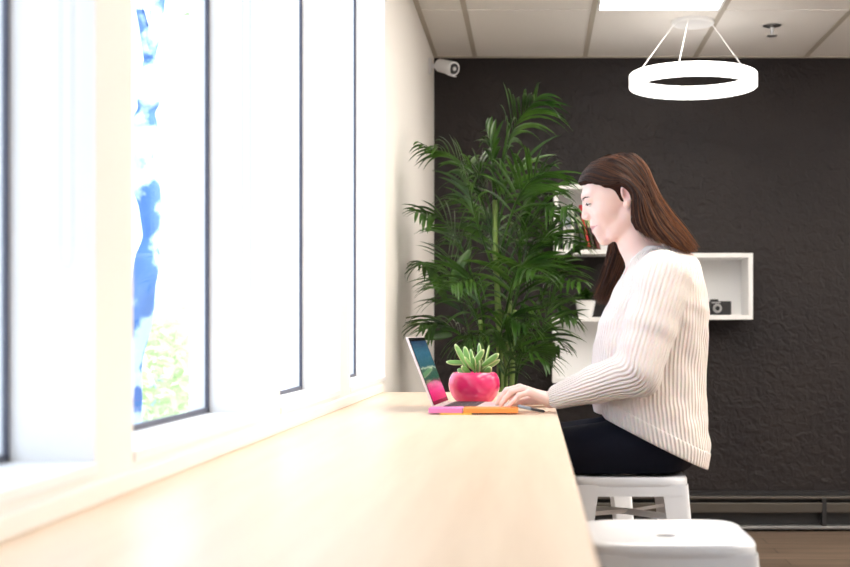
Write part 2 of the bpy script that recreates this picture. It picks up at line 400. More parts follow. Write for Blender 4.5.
# film camera on the right shelf
cy = sB[2]+.06; a = W(709.5, 316, cy); b = W(731.5, 300.5, cy); z0 = sB[3]+.0005; x0, x1 = a.x, b.x; H = .075
r = thing('film_camera', 'small black camera with a silver lens standing in the white shelf', 'camera', ((x0+x1)/2, cy, z0))
bm = bmesh.new(); box(bm, x0, x1, cy, cy+.04, z0, z0+H, .006); obj('camera_body', bm, mat('black leatherette', (.015, .015, .016), .5, bump=.4, bscale=400), r, smooth=40)
bm = bmesh.new(); box(bm, x0+.006, x0+.048, cy+.002, cy+.036, z0+H, z0+H+.010, .003); obj('viewfinder', bm, M['black_metal'], r)
bm = bmesh.new(); tube(bm, [(x0+.042, cy+.001, z0+.036), (x0+.042, cy-.012, z0+.036)], [.025, .023], 28); obj('lens_ring', bm, M['chrome'], r, smooth=40)
bm = bmesh.new(); tube(bm, [(x0+.042, cy-.011, z0+.036), (x0+.042, cy-.013, z0+.036)], [.013, .012], 24); obj('lens_glass', bm, mat('lens glass', (.01, .012, .012), .05), r, smooth=40)
bm = bmesh.new(); box(bm, x0+.012, x0+.06, cy-.001, cy+.001, z0+.063, z0+.070, .0004); obj('chrome_strip', bm, M['chrome'], r)

# small potted plant on the lower shelf
def leafblade(bm, p, d, up, L, wd, droop, seg=6, fold=.25, curl=0):
    d = Vector(d).normalized(); s = d.cross(Vector(up)); s = s.normalized() if s.length > 1e-4 else Vector((1, 0, 0))
    q = Vector(p); rows = []
    for i in range(seg+1):
        t = i/seg; ww = wd*(math.sin(PI*min(1, t*.93+.07))**.75)
        n = s.cross(d).normalized()
        rows.append((bm.verts.new(q-s*ww*.5+n*ww*fold), bm.verts.new(q), bm.verts.new(q+s*ww*.5+n*ww*fold)))
        d = (d+Vector((0, 0, -droop/seg))).normalized(); q = q+d*L/seg
    for a, b in zip(rows, rows[1:]):
        bm.faces.new((a[0], a[1], b[1], b[0])); bm.faces.new((a[1], a[2], b[2], b[1]))
def leaf_mat(name, c0, c1, rough=.35, trans=.25):
    m, nt, p = nmat(name); g = nt.nodes.new('ShaderNodeNewGeometry'); tc = nt.nodes.new('ShaderNodeTexCoord')
    n = nt.nodes.new('ShaderNodeTexNoise'); n.inputs['Scale'].default_value = 9
    r = nt.nodes.new('ShaderNodeValToRGB'); r.color_ramp.elements[0].position = .3; r.color_ramp.elements[1].position = .7
    r.color_ramp.elements[0].color = (*c0, 1); r.color_ramp.elements[1].color = (*c1, 1)
    nt.links.new(tc.outputs['Object'], n.inputs['Vector']); nt.links.new(n.outputs['Fac'], r.inputs['Fac']); nt.links.new(r.outputs['Color'], p.inputs['Base Color'])
    p.inputs['Roughness'].default_value = rough
    tr = nt.nodes.new('ShaderNodeBsdfTranslucent'); mx = nt.nodes.new('ShaderNodeMixShader'); mx.inputs[0].default_value = trans
    nt.links.new(r.outputs['Color'], tr.inputs['Color'])
    out = nt.nodes['Material Output']; nt.links.new(p.outputs[0], mx.inputs[1]); nt.links.new(tr.outputs[0], mx.inputs[2]); nt.links.new(mx.outputs[0], out.inputs['Surface'])
    return m
palm_m = leaf_mat('palm leaf', (.010, .042, .005), (.065, .155, .018), .30, .25)
soil_m = mat('dark soil', (.035, .022, .015), .95, bump=.8, bscale=80)
py_ = sC[2]+.10; pc = W(585.5, 317, py_); zt = sC[4]+.0005
r = thing('potted_plant', 'small leafy plant in a white pot on top of the lower box shelf', 'plant', (pc.x, py_, zt))
bm = bmesh.new(); lathe(bm, [(0, 0), (.034, 0), (.040, .01), (.052, .07), (.055, .09), (.050, .09), (.046, .075), (0, .075)], (pc.x, py_, zt), 32); obj('pot', bm, M['white'], r, smooth=50)
bm = bmesh.new()
for i in range(46):
    a = random.uniform(0, 2*PI); e = random.uniform(.3, 1.3)
    leafblade(bm, (pc.x+random.uniform(-.025, .025), py_+random.uniform(-.025, .025), zt+.075+random.uniform(0, .05)), (math.cos(a)*math.cos(e), math.sin(a)*math.cos(e), math.sin(e)), (0, 0, 1), random.uniform(.05, .10), .022, .9)
obj('foliage', bm, palm_m, r, smooth=True)

# ------------------------------------------------------------------ ring pendant
RD = 6.09; rc = W(693, 80, RD)
r = thing('ring_pendant', 'glowing white ring pendant lamp hanging on thin wires from the ceiling', 'pendant lamp', (rc.x, RD, CZ))
bm = bmesh.new()
Ro, Ri, zc, hh = .31, .281, 1.09+1.221, .033
prof = [(Ri, -hh+.004), (Ri+.004, -hh), (Ro-.004, -hh), (Ro, -hh+.004), (Ro, hh-.004), (Ro-.004, hh), (Ri+.004, hh), (Ri, hh-.004), (Ri, -hh+.004)]
lathe(bm, prof, (rc.x, RD, zc), 96); bmesh.ops.remove_doubles(bm, verts=bm.verts[:], dist=1e-5)
obj('ring_diffuser', bm, M['ring'], r, smooth=35)
bm = bmesh.new(); lathe(bm, [(0, 0), (.104, 0), (.104, -.012), (.098, -.018), (.09, -.014), (.0, -.014)], (rc.x, RD, CZ), 48); bmesh.ops.remove_doubles(bm, verts=bm.verts[:], dist=1e-5); obj('canopy', bm, M['white'], r, smooth=35)
for ang in (10, 205, 250):
    A = math.radians(ang); q = (math.cos(A), math.sin(A))
    bm = bmesh.new(); tube(bm, [(rc.x+.095*q[0], RD+.095*q[1], CZ-.01), (rc.x+.29*q[0], RD+.29*q[1], zc+hh)], .0028, 6); obj('wire', bm, M['white'], r)

# sprinkler, security camera
sy = 1.515*F/(332-25); sp = W(772, 25, sy)
r = thing('ceiling_sprinkler', 'small metal fire sprinkler head on a ceiling tile', 'sprinkler', (sp.x, sy, CZ))
bm = bmesh.new(); lathe(bm, [(0, 0), (.045, 0), (.045, -.005), (.02, -.012), (0, -.012)], (sp.x, sy, CZ), 28); obj('cover_plate', bm, M['chrome'], r, smooth=40)
bm = bmesh.new(); lathe(bm, [(0, -.01), (.010, -.01), (.010, -.03), (.006, -.04), (.006, -.05), (.026, -.052), (.026, -.055), (0, -.055)], (sp.x, sy, CZ), 20); obj('nozzle', bm, M['chrome'], r, smooth=40)

cy = 6.55; c0 = W(437, 66, cy)
r = thing('security_camera', 'white bullet security camera on a short arm high on the left wall', 'security camera', (WX, cy, c0.z))
bm = bmesh.new(); lathe(bm, [(0, 0), (.042, 0), (.042, .010), (.03, .016), (0, .016)], (0, 0, 0), 28); xf(bm, Matrix.Translation((WX, cy, c0.z)) @ Matrix.Rotation(PI/2, 4, 'Y')); obj('mount_plate', bm, M['white_metal'], r, smooth=40)
bm = bmesh.new(); tube(bm, [(WX+.01, cy, c0.z), (WX+.05, cy, c0.z), (WX+.065, cy-.01, c0.z)], .012, 12); obj('arm', bm, M['white_metal'], r, smooth=40)
h0 = Vector((WX+.055, cy+.0, c0.z+.004)); dr = Vector((.075, -.085, -.035)).normalized()
bm = bmesh.new(); tube(bm, [h0, h0+dr*.004, h0+dr*.125, h0+dr*.13], [.028, .034, .036, .036], 28); obj('housing', bm, M['white_metal'], r, smooth=40)
bm = bmesh.new(); tube(bm, [h0+dr*.1285, h0+dr*.133], [.029, .027], 28); obj('lens_cover', bm, M['black_metal'], r, smooth=40)
bm = bmesh.new(); tube(bm, [h0+dr*.131, h0+dr*.138], [.011, .009], 20); obj('lens', bm, M['chrome'], r, smooth=40)
bm = bmesh.new()
fr = frames([h0+dr*.09, h0+dr*.15]); up = Vector((0, 0, 1)); sd_ = dr.cross(up).normalized(); u2 = sd_.cross(dr)
for rr0 in (0,):
    ring = []
    for s_ in (.10, .148):
        ring.append([[bm.verts.new(h0+dr*s_+(sd_*math.cos(t)+u2*math.sin(t))*q) for t in np.linspace(-PI*.6, PI*.1, 14)] for q in (.0365, .040)])
    for i in range(13):
        bm.faces.new((ring[0][1][i], ring[0][1][i+1], ring[1][1][i+1], ring[1][1][i])); bm.faces.new((ring[0][0][i], ring[1][0][i], ring[1][0][i+1], ring[0][0][i+1])); bm.faces.new((ring[1][0][i], ring[1][1][i], ring[1][1][i+1], ring[1][0][i+1]))
obj('sun_hood', bm, M['white_metal'], r, smooth=True)

# ------------------------------------------------------------------ worktop along the windows
TOP = .874
ct = thing('counter', 'long glossy pale maple counter running along the window wall', 'counter', (-.25, 2.3, TOP-.03))
bm = bmesh.new(); box(bm, WX+.001, .060, .15, 4.5, TOP-.024, TOP, .004); obj('counter_top', bm, M['maple'], ct)
for yb in (.5, 2.9, 4.3):
    bm = bmesh.new(); box(bm, WX+.001, -.2, yb-.02, yb+.02, TOP-.03, TOP-.024); box(bm, WX+.001, WX+.012, yb-.02, yb+.02, .5, TOP-.03); tube(bm, [(WX+.01, yb, .52), (-.2, yb, TOP-.032)], .01, 8)
    obj('bracket', bm, M['white_metal'], ct)

# ------------------------------------------------------------------ metal stools
def supell(a, e, n=64, r=None):
    out = []
    for k in range(n):
        t = 2*PI*k/n; c, s = math.cos(t), math.sin(t)
        q = (abs(c)**e+abs(s)**e)**(-1/e); out.append((a*q*c, a*q*s))
    return out
def stool(cx, cy, label, H=.71, hs=.155):
    r = thing('metal_stool', label, 'stool', (cx, cy, 0), 'white metal stools at the counter')
    bm = bmesh.new(); rings = []
    for a, e, z in ((hs-.004, 7, -.035), (hs, 7, -.020), (hs, 7, -.008), (hs-.003, 6.5, -.002), (hs-.010, 6, 0), (hs-.022, 5, -.001), (hs-.035, 4, -.005), (.075, 3, -.008)):
        rings.append([bm.verts.new((cx+x, cy+y, H+z)) for x, y in supell(a, e)])
    hole = [(max(-1, min(1, 1.0*math.cos(2*PI*k/64)))*.019*(1+.0)+(.0), math.sin(2*PI*k/64)*.013) for k in range(64)]
    rings.append([bm.verts.new((cx+x, cy+y, H-.009)) for x, y in hole]); rings.append([bm.verts.new((cx+x*1.02, cy+y*1.02, H-.013)) for x, y in hole])
    for a, e, z in ((.075, 3, -.011), (hs-.037, 4, -.008), (hs-.013, 6, -.0035), (hs-.003, 7, -.009), (hs-.003, 7, -.020), (hs-.006, 7, -.035)): rings.append([bm.verts.new((cx+x, cy+y, H+z)) for x, y in supell(a, e)])
    for A, B in zip(rings, rings[1:]+rings[:1]):
        for k in range(64): bm.faces.new((A[k], A[(k+1) % 64], B[(k+1) % 64], B[k]))
    obj('seat', bm, M['white_metal'], r, smooth=40)
    T = hs-.003; B = hs+.055; zt, zm, th = H-.02, H-.050, .0022
    # skirt: four bands below the seat rim
    bm = bmesh.new()
    for k in range(4):
        R = Matrix.Rotation(k*PI/2, 4, 'Z'); o2 = T+(B-T)*(zt-zm)/zt
        v = [(-T+.02, -T-.001, zt), (T-.02, -T-.001, zt), (o2-.02, -o2-.001, zm), (-o2+.02, -o2-.001, zm)]
        vv = [bm.verts.new(Matrix.Translation((cx, cy, 0)) @ R @ Vector(q)) for q in v]; vi = [bm.verts.new(Matrix.Translation((cx, cy, 0)) @ R @ (Vector(q)+Vector((0, th, 0)))) for q in v]
        bm.faces.new(vv); bm.faces.new(vi[::-1])
        for j in range(4): bm.faces.new((vv[j], vi[j], vi[(j+1) % 4], vv[(j+1) % 4]))
    obj('skirt', bm, M['white_metal'], r)
    for sx, sy in ((-1, -1), (1, -1), (1, 1), (-1, 1)):
        bm = bmesh.new(); n = 10; cols = []
        for i in range(n+1):
            t = i/n; z = zt*(1-t); o = T+(B-T)*t; fw = .070-.036*t
            p = []
            rr = .014
            p.append((o, o-fw)); p.append((o, o-rr))
            for q in (.3, .5, .7): A = q*PI/2; p.append((o-rr+rr*math.cos(A), o-rr+rr*math.sin(A)))
            p.append((o-rr, o)); p.append((o-fw, o))
            cols.append([bm.verts.new((cx+sx*u, cy+sy*v, z)) for u, v in p])
        for a_, b_ in zip(cols, cols[1:]):
            for j in range(len(a_)-1): bm.faces.new((a_[j], a_[j+1], b_[j+1], b_[j]))
        bmesh.ops.recalc_face_normals(bm, faces=bm.faces[:]); bmesh.ops.solidify(bm, geom=bm.faces[:], thickness=.002)
        obj('leg', bm, M['white_metal'], r, smooth=40)
    zc_ = .60; o = T+(B-T)*(zt-zc_)/zt-.008
    for s_ in (1, -1):
        bm = bmesh.new(); tube(bm, [(cx-o, cy-s_*o, zc_+.01*s_), (cx, cy, zc_), (cx+o, cy+s_*o, zc_-.0*s_)], .012, 4, flat=.35); obj('cross_brace', bm, M['chrome'] if False else M['white_metal'], r)
    zf = .27; o = T+(B-T)*(zt-zf)/zt-.006
    for k in range(4):
        bm = bmesh.new(); a = Vector((cx, cy, zf))+Matrix.Rotation(k*PI/2, 3, 'Z') @ Vector((-o, -o, 0)); b = Vector((cx, cy, zf))+Matrix.Rotation(k*PI/2, 3, 'Z') @ Vector((o, -o, 0))
        tube(bm, [a, b], .010, 8); obj('footrest', bm, M['white_metal'], r, smooth=40)
    return r
stool(.25, 2.39, 'white metal stool in the foreground, empty, with a slot in its seat')
stool(.25, 3.42, 'white metal stool the woman is sitting on')
stool(.165, 4.42, 'white metal stool farthest from the camera, glimpsed behind the sitting woman\'s stool')

# ------------------------------------------------------------------ things on the counter
# laptop
LY0, LX = 3.37, -.276; rot = math.radians(-4)
ML = Matrix.Translation((LX, LY0, TOP)) @ Matrix.Rotation(rot, 4, 'Z')      # local x = towards the user, y = away from camera
LW, LD, LT = .285, .205, .013
r = thing('laptop', 'thin open laptop with pale pink edges on the counter in front of the woman', 'laptop', (LX, LY0, TOP))
silver = mat('pale rose aluminium', (.80, .72, .72), .35, metal=.3)
bm = bmesh.new(); box(bm, 0, LD, 0, LW, .0005, LT, .003); xf(bm, ML); obj('base', bm, silver, r, smooth=40)
bm = bmesh.new()
for i in range(5):
    for j in range(14):
        x = .025+i*.018; y = .012+j*.0187; box(bm, x, x+.015, y, y+.016, LT-.0005, LT+.0012)
xf(bm, ML); obj('keyboard', bm, mat('dark keys', (.04, .04, .05), .5), r)
bm = bmesh.new(); box(bm, .125, .19, .09, .20, LT-.0003, LT+.0004); xf(bm, ML); obj('trackpad', bm, mat('trackpad', (.65, .6, .6), .3), r)
MS = ML @ Matrix.Translation((.004, 0, LT+.001)) @ Matrix.Rotation(math.radians(-21), 4, 'Y')   # lid leans away from the user
SH = .203
bm = bmesh.new(); box(bm, -.006, 0, 0, LW, 0, SH, .002); xf(bm, MS); obj('lid', bm, silver, r, smooth=40)
bm = bmesh.new(); box(bm, 0, .0008, .004, LW-.004, .004, SH-.004); xf(bm, MS); obj('bezel', bm, mat('black bezel', (.01, .01, .012), .08), r)
def screen_mat():
    m, nt, p = nmat('laptop screen')
    uv = nt.nodes.new('ShaderNodeUVMap'); sx = nt.nodes.new('ShaderNodeSeparateXYZ'); nt.links.new(uv.outputs[0], sx.inputs[0])
    r = nt.nodes.new('ShaderNodeValToRGB'); cr = r.color_ramp
    st = [(0, (.55, .01, .10)), (.16, (.70, .03, .2)), (.30, (.22, .06, .10)), (.36, (.03, .10, .07)), (.52, (.05, .13, .10)), (.545, (.45, .55, .40)), (.57, (.03, .12, .16)), (.8, (.04, .15, .24)), (1, (.02, .05, .11))]
    cr.elements[0].position = 0; cr.elements[0].color = (*st[0][1], 1); cr.elements[1].position = 1; cr.elements[1].color = (*st[-1][1], 1)
    for p_, c in st[1:-1]: e = cr.elements.new(p_); e.color = (*c, 1)
    n = nt.nodes.new('ShaderNodeTexNoise'); n.inputs['Scale'].default_value = 5; nt.links.new(uv.outputs[0], n.inputs['Vector'])
    ma = nt.nodes.new('ShaderNodeMath'); ma.operation = 'MULTIPLY_ADD'; ma.inputs[1].default_value = .12; nt.links.new(n.outputs['Fac'], ma.inputs[0]); 
    sb = nt.nodes.new('ShaderNodeMath'); sb.operation = 'SUBTRACT'; sb.inputs[1].default_value = .06; nt.links.new(sx.outputs['Y'], sb.inputs[0]); nt.links.new(sb.outputs[0], ma.inputs[2])
    nt.links.new(ma.outputs[0], r.inputs['Fac']); nt.links.new(r.outputs['Color'], p.inputs['Emission Color']); p.inputs['Emission Strength'].default_value = .9
    p.inputs['Base Color'].default_value = (.01, .01, .01, 1); p.inputs['Roughness'].default_value = .08
    return m
bm = bmesh.new(); q = [(.0012, .012, .014), (.0012, LW-.012, .014), (.0012, LW-.012, SH-.014), (.0012, .012, SH-.014)]
vv = [bm.verts.new(Vector(p)) for p in q]; f = bm.faces.new(vv); uvl = bm.loops.layers.uv.new('UVMap')
for l, u in zip(f.loops, ((0, 0), (1, 0), (1, 1), (0, 1))): l[uvl].uv = u
xf(bm, MS); obj('screen', bm, screen_mat(), r)

# notebooks
def notebook(x0, x1, y0, y1, z0, z1, col, label, page=True):
    r = thing('notebook', label, 'notebook', ((x0+x1)/2, (y0+y1)/2, z0), 'notebooks at the counter edge')
    bm = bmesh.new(); box(bm, x0, x1, y0, y1, z0, z0+.0015); box(bm, x0, x1, y0, y1, z1-.0015, z1); box(bm, x0, x1, y0, y0+.0015, z0+.0015, z1-.0015); obj('cover', bm, mat('notebook cover', col, .45), r)
    bm = bmesh.new(); box(bm, x0+.002, x1-.002, y0+.0015, y1-.002, z0+.0015, z1-.0015); obj('pages', bm, mat('notebook pages', (.85, .82, .78), .8), r)
nb = 3.262
notebook(-.248, -.165, nb-.004, nb+.075, TOP+.0005, TOP+.004, (.95, .62, .10), 'thin yellow notebook lying lowest, under the pink and orange ones')
notebook(-.278, -.190, nb, nb+.085, TOP+.0045, TOP+.0165, (.85, .22, .50), 'small pink notebook at the counter edge in front of the laptop')
notebook(-.187, -.044, nb, nb+.085, TOP+.0045, TOP+.0165, (.92, .30, .06), 'orange notebook lying beside the pink one, near the woman\'s hand')
r = thing('pen', 'dark blue pen with grey clip lying under the woman\'s hand', 'pen', (-.02, 3.27, TOP))
bm = bmesh.new(); tube(bm, [(-.045, 3.275, TOP+.0215), (-.042, 3.275, TOP+.0213), (-.012, 3.29, TOP+.014)], [.002, .0045, .0045], 12); obj('cap', bm, mat('grey blue cap', (.25, .30, .38), .3), r, smooth=40)
bm = bmesh.new(); tube(bm, [(-.012, 3.29, TOP+.014), (.022, 3.306, TOP+.006), (.026, 3.308, TOP+.005)], [.004, .004, .001], 12); obj('barrel', bm, mat('dark barrel', (.02, .02, .03), .3), r, smooth=40)

# pink pot with succulent
sy_ = 3.72; c = W(474.3, 404, sy_); cx_ = c.x
r = thing('potted_succulent', 'glossy pink round pot with a green succulent on the counter behind the laptop', 'plant', (cx_, sy_, TOP))
bm = bmesh.new()
prof = [(0, .001), (.040, .001), (.046, .004), (.058, .014), (.068, .028), (.0745, .045), (.0765, .060), (.075, .075), (.070, .088), (.0635, .0955), (.061, .0965), (.058, .094), (.062, .082), (.0, .082)]
lathe(bm, prof, (cx_, sy_, TOP), 64); bmesh.ops.remove_doubles(bm, verts=bm.verts[:], dist=1e-5); obj('pot', bm, mat('pink glazed ceramic', (.88, .035, .17), .22, coat=.6), r, smooth=50)
bm = bmesh.new(); lathe(bm, [(0, .0885), (.03, .089), (.0605, .086)], (cx_, sy_, TOP), 32); obj('soil', bm, soil_m, r)
def succ_mat():
    m, nt, p = nmat('succulent leaf'); at = nt.nodes.new('ShaderNodeAttribute'); at.attribute_name = 'edge'
    r = nt.nodes.new('ShaderNodeValToRGB'); r.color_ramp.elements[0].position = .45; r.color_ramp.elements[1].position = .95
    r.color_ramp.elements[0].color = (.20, .42, .10, 1); r.color_ramp.elements[1].color = (.72, .80, .40, 1)
    nt.links.new(at.outputs['Fac'], r.inputs['Fac']); nt.links.new(r.outputs['Color'], p.inputs['Base Color']); p.inputs['Roughness'].default_value = .35
    return m
sm_ = succ_mat()
def fleshy(V, Fc, ed, p, d, L, wd, th, roll):
    d = Vector(d).normalized(); s = d.cross(Vector((0, 0, 1))); s = s.normalized() if s.length > .01 else Vector((1, 0, 0)); n = s.cross(d)
    s, n = s*math.cos(roll)+n*math.sin(roll), n*math.cos(roll)-s*math.sin(roll)
    base = len(V); R, S = 10, 12
    for i in range(R+1):
        t = i/R; prof = (math.sin(PI*min(1, .10+.86*t)))**.55*(.6+.5*t) if t < 1 else .2
        c_ = Vector(p)+d*L*t+Vector((0, 0, 1))*(.12*L*t*t)
        for k in range(S):
            a = 2*PI*k/S; V.append(c_+s*math.cos(a)*wd/2*prof+n*math.sin(a)*th/2*prof); ed.append(max(abs(math.cos(a))**2, t**6))
    for i in range(R):
        for k in range(S): Fc.append((base+i*S+k, base+i*S+(k+1) % S, base+(i+1)*S+(k+1) % S, base+(i+1)*S+k))
    Fc.append(tuple(base+R*S+k for k in range(S)))
V, Fc, ed = [], [], []
leaves = [(455, 347, 468, 366, 0), (464, 349, 470, 366, .5), (446, 365, 470, 360, .2), (484, 352, 471, 366, -.3), (479, 346, 480, 368, .2), (489, 348, 484, 366, .3), (499, 356, 482, 364, -.4), (500, 362, 482, 368, 0),
          (457, 371, 468, 371, .5), (474, 358, 475, 370, -.6), (470, 352, 474, 370, .7), (492, 369, 484, 371, -.7), (465, 359, 476, 370, -.9), (487, 360, 478, 371, .9), (462, 368, 472, 373, -.9), (480, 362, 478, 373, -.8)]
for (tx, ty, bx, by, dpt) in leaves:
    b = W(bx, by+2, sy_); b.y += dpt*.012; t = W(tx, ty, sy_); t.y += dpt*.045
    fleshy(V, Fc, ed, b, t-b, (t-b).length, random.uniform(.019, .025), .009, random.uniform(-.5, .5)+PI/2*.6)
stem = bmesh.new()
for bx, by, tx, ty in ((468, 376, 468, 360), (482, 376, 482, 360), (475, 376, 475, 364)): tube(stem, [W(bx, by, sy_), W(tx, ty, sy_)], .004, 8)
obj('stem', stem, leaf_mat('succulent stem', (.15, .2, .06), (.25, .3, .1)), r, smooth=True)
o = obj('foliage', (V, Fc), sm_, r, smooth=True)
a_ = o.data.attributes.new('edge', 'FLOAT', 'POINT'); a_.data.foreach_set('value', ed)

# ------------------------------------------------------------------ tall palm behind the counter
PD = 5.15
stem_m = mat('palm cane', (.16, .24, .05), .5, noise=.4, nscale=12)
r = thing('potted_palm', 'tall bushy green indoor palm standing in the corner behind the counter', 'plant', (-.16, PD, 0))
bm = bmesh.new(); lathe(bm, [(0, 0), (.16, 0), (.17, .01), (.215, .36), (.225, .38), (.205, .38), (.195, .33), (0, .33)], (-.16, PD, 0), 48); obj('planter', bm, mat('grey planter', (.3, .3, .31), .5), r, smooth=40)
bm = bmesh.new(); lathe(bm, [(0, .345), (.1, .345), (.197, .34)], (-.16, PD, 0), 32); obj('soil', bm, soil_m, r)
def cane(P, r0, r1):
    bm = bmesh.new(); pts = catmull([Vector(p) for p in P], 30); tube(bm, pts, [r0+(r1-r0)*i/29+(.002 if i % 4 == 0 else 0) for i in range(30)], 10); return obj('cane', bm, stem_m, r, smooth=True)
def PW(px, py, dy=0): return W(px, py, PD+dy)
base = Vector((-.16, PD, .34))
cane([base, PW(500, 400), PW(499, 330), PW(495.5, 250), PW(495, 200)], .016, .010)
cane([base+Vector((-.05, -.03, 0)), PW(485, 380, -.05), PW(480, 320, -.1)], .012, .008)
cane([base+Vector((.05, -.05, 0)), PW(512, 380, -.1), PW(515, 310, -.12)], .012, .008)
cane([base+Vector((.02, .07, 0)), PW(506, 370, .1), PW(510, 300, .15)], .012, .008)
cane([base+Vector((-.08, .05, 0)), PW(478, 390, .1), PW(470, 340, .15)], .011, .007)
def frond(P, LL, n=17, roll=0., wd=.020, start=.28, spread=1.0, droop=1.25):
    pts = catmull(P, 28); bm = bmesh.new()
    tube(bm, pts, [.0052*(1-i/27)+.0014 for i in range(28)], 6)
    fr = frames(pts)
    for i in range(n):
        u = start+(1-start)*i/(n-1); k = min(26, int(u*27)); p, t, _, _ = fr[k]; p = p.lerp(fr[k+1][0], u*27-k)
        s = t.cross(Vector((0, 0, 1))); s = s.normalized() if s.length > .05 else Vector((1, 0, 0)); nn = s.cross(t)
        s = s*math.cos(roll)+nn*math.sin(roll)
        v = (u-start)/(1-start); L = LL*(.55+.75*math.sin(PI*min(1, .15+v*.75)))*(1-.35*v)
        for sg in (-1, 1):
            fw = .75+1.1*v+random.uniform(-.25, .25)
            d = s*sg*spread+t*fw+Vector((0, 0, .45+random.uniform(-.2, .25)))
            up = nn if abs(nn.z) > .1 else Vector((0, 0, 1))
            leafblade(bm, p+t*random.uniform(-.006, .006), d, up+s*sg*.5, L*random.uniform(.85, 1.15), wd*random.uniform(.8, 1.2), droop*random.uniform(.7, 1.5), seg=7, fold=.2)
    for v in bm.verts:
        if v.co.x < WX+.02: v.co.x = WX+.02-.1*max(-.15, v.co.x-WX)*-1*0
    return obj('frond', bm, palm_m, r, smooth=True)
fronds = [
 ([PW(496, 250), PW(500, 185), PW(513, 130), PW(537, 98, -.1)], .24, 20, .3),
 ([PW(495, 235), PW(493, 180), PW(492, 150), PW(487, 132, .1)], .12, 8, .9),
 ([PW(494, 245), PW(480, 195), PW(458, 160), PW(424, 146, -.1)], .17, 18, -.2),
 ([PW(494, 240), PW(488, 200), PW(478, 175), PW(468, 160, .2)], .19, 14, .8),
 ([PW(485, 320), PW(465, 255), PW(445, 222), PW(418, 212, -.15)], .17, 16, .1),
 ([PW(482, 330), PW(460, 290), PW(440, 268), PW(420, 262, .1)], .20, 14, .3),
 ([PW(485, 380), PW(465, 340), PW(445, 325), PW(424, 324, -.1)], .17, 14, 0),
 ([PW(498, 270), PW(515, 225), PW(530, 200), PW(556, 186, .05)], .19, 16, .2),
 ([PW(498, 290), PW(520, 240), PW(545, 212), PW(572, 206, -.25)], .20, 17, .1),
 ([PW(500, 300), PW(525, 262), PW(548, 240), PW(575, 244, -.2)], .20, 17, -.1),
 ([PW(512, 330), PW(530, 290), PW(550, 272), PW(578, 282, -.2)], .20, 16, 0),
 ([PW(512, 380), PW(530, 325), PW(548, 305), PW(572, 318, -.1)], .19, 16, .1),
 ([PW(510, 390), PW(525, 350), PW(538, 335), PW(558, 345, .1)], .18, 13, 0),
 ([PW(496, 235), PW(505, 200), PW(515, 178), PW(524, 160, .25)], .19, 14, .6),
 ([PW(494, 270, 0), PW(478, 225, -.05), PW(470, 195, -.1), PW(464, 172, -.12)], .19, 13, .9),
 ([PW(498, 280, 0), PW(490, 245, .15), PW(476, 232, .3), PW(455, 238, .45)], .2, 14, 0),
 ([PW(502, 330, -.05), PW(512, 285, -.2), PW(520, 268, -.3), PW(534, 270, -.45)], .2, 15, .2),
 ([PW(488, 360, 0), PW(480, 300, -.15), PW(470, 280, -.25), PW(452, 285, -.4)], .19, 15, .1),
 ([PW(500, 390, 0), PW(500, 340, -.15), PW(508, 318, -.25), PW(525, 325, -.35)], .19, 14, .3),
 ([PW(492, 390, 0), PW(486, 350, -.1), PW(476, 335, -.2), PW(462, 345, -.3)], .17, 13, .1),
 ([PW(506, 340, .1), PW(520, 280, .2), PW(535, 250, .25), PW(552, 225, .3)], .2, 16, .5),
 ([PW(478, 380, .1), PW(466, 320, .2), PW(455, 290, .25), PW(440, 275, .3)], .19, 15, .4),
 ([PW(500, 300, .1), PW(500, 240, .2), PW(490, 215, .3), PW(470, 200, .35)], .2, 15, .4),
 ([PW(510, 300, .1), PW(520, 262, .2), PW(522, 235, .25), PW(530, 205, .3)], .2, 15, .9),
 ([PW(514, 395, -.1), PW(520, 360, -.2), PW(530, 352, -.25), PW(545, 362, -.3)], .16, 12, .3),
 ([PW(498, 260, 0), PW(515, 205, -.1), PW(532, 180, -.2), PW(548, 172, -.25)], .17, 14, .5),
 ([PW(500, 350, -.05), PW(516, 300, -.1), PW(524, 262, -.12), PW(528, 232, -.12)], .17, 13, 1.0),
 ([PW(490, 350, -.05), PW(474, 310, -.1), PW(460, 285, -.12), PW(448, 255, -.12)], .17, 12, .9),
 ([PW(514, 350, .05), PW(540, 300, 0), PW(556, 268, -.05), PW(574, 250, -.1)], .18, 15, -.6),
 ([PW(510, 380, -.05), PW(530, 355, -.1), PW(545, 320, -.15), PW(556, 290, -.15)], .17, 13, .7),
 ([PW(505, 400, -.05), PW(506, 372, -.12), PW(514, 352, -.2), PW(522, 338, -.2)], .15, 10, .9),
]
for P, LL, n, rl in fronds: frond(P, LL*random.uniform(.9, 1.25), int(n*1.0), rl+random.uniform(-.5, .6), wd=random.uniform(.013, .018), droop=random.uniform(.7, 1.5))
for px, py, tx, ty in ((446, 300, 430, 266), (452, 335, 424, 334), (470, 250, 448, 282)): 
    bm = bmesh.new(); a = PW(px, py, -.1); b = PW(tx, ty, -.15); leafblade(bm, a, b-a, (0, -1, .3), (b-a).length*1.1, .04, .3, 8)
    obj('broad_leaf', bm, palm_m, r, smooth=True)

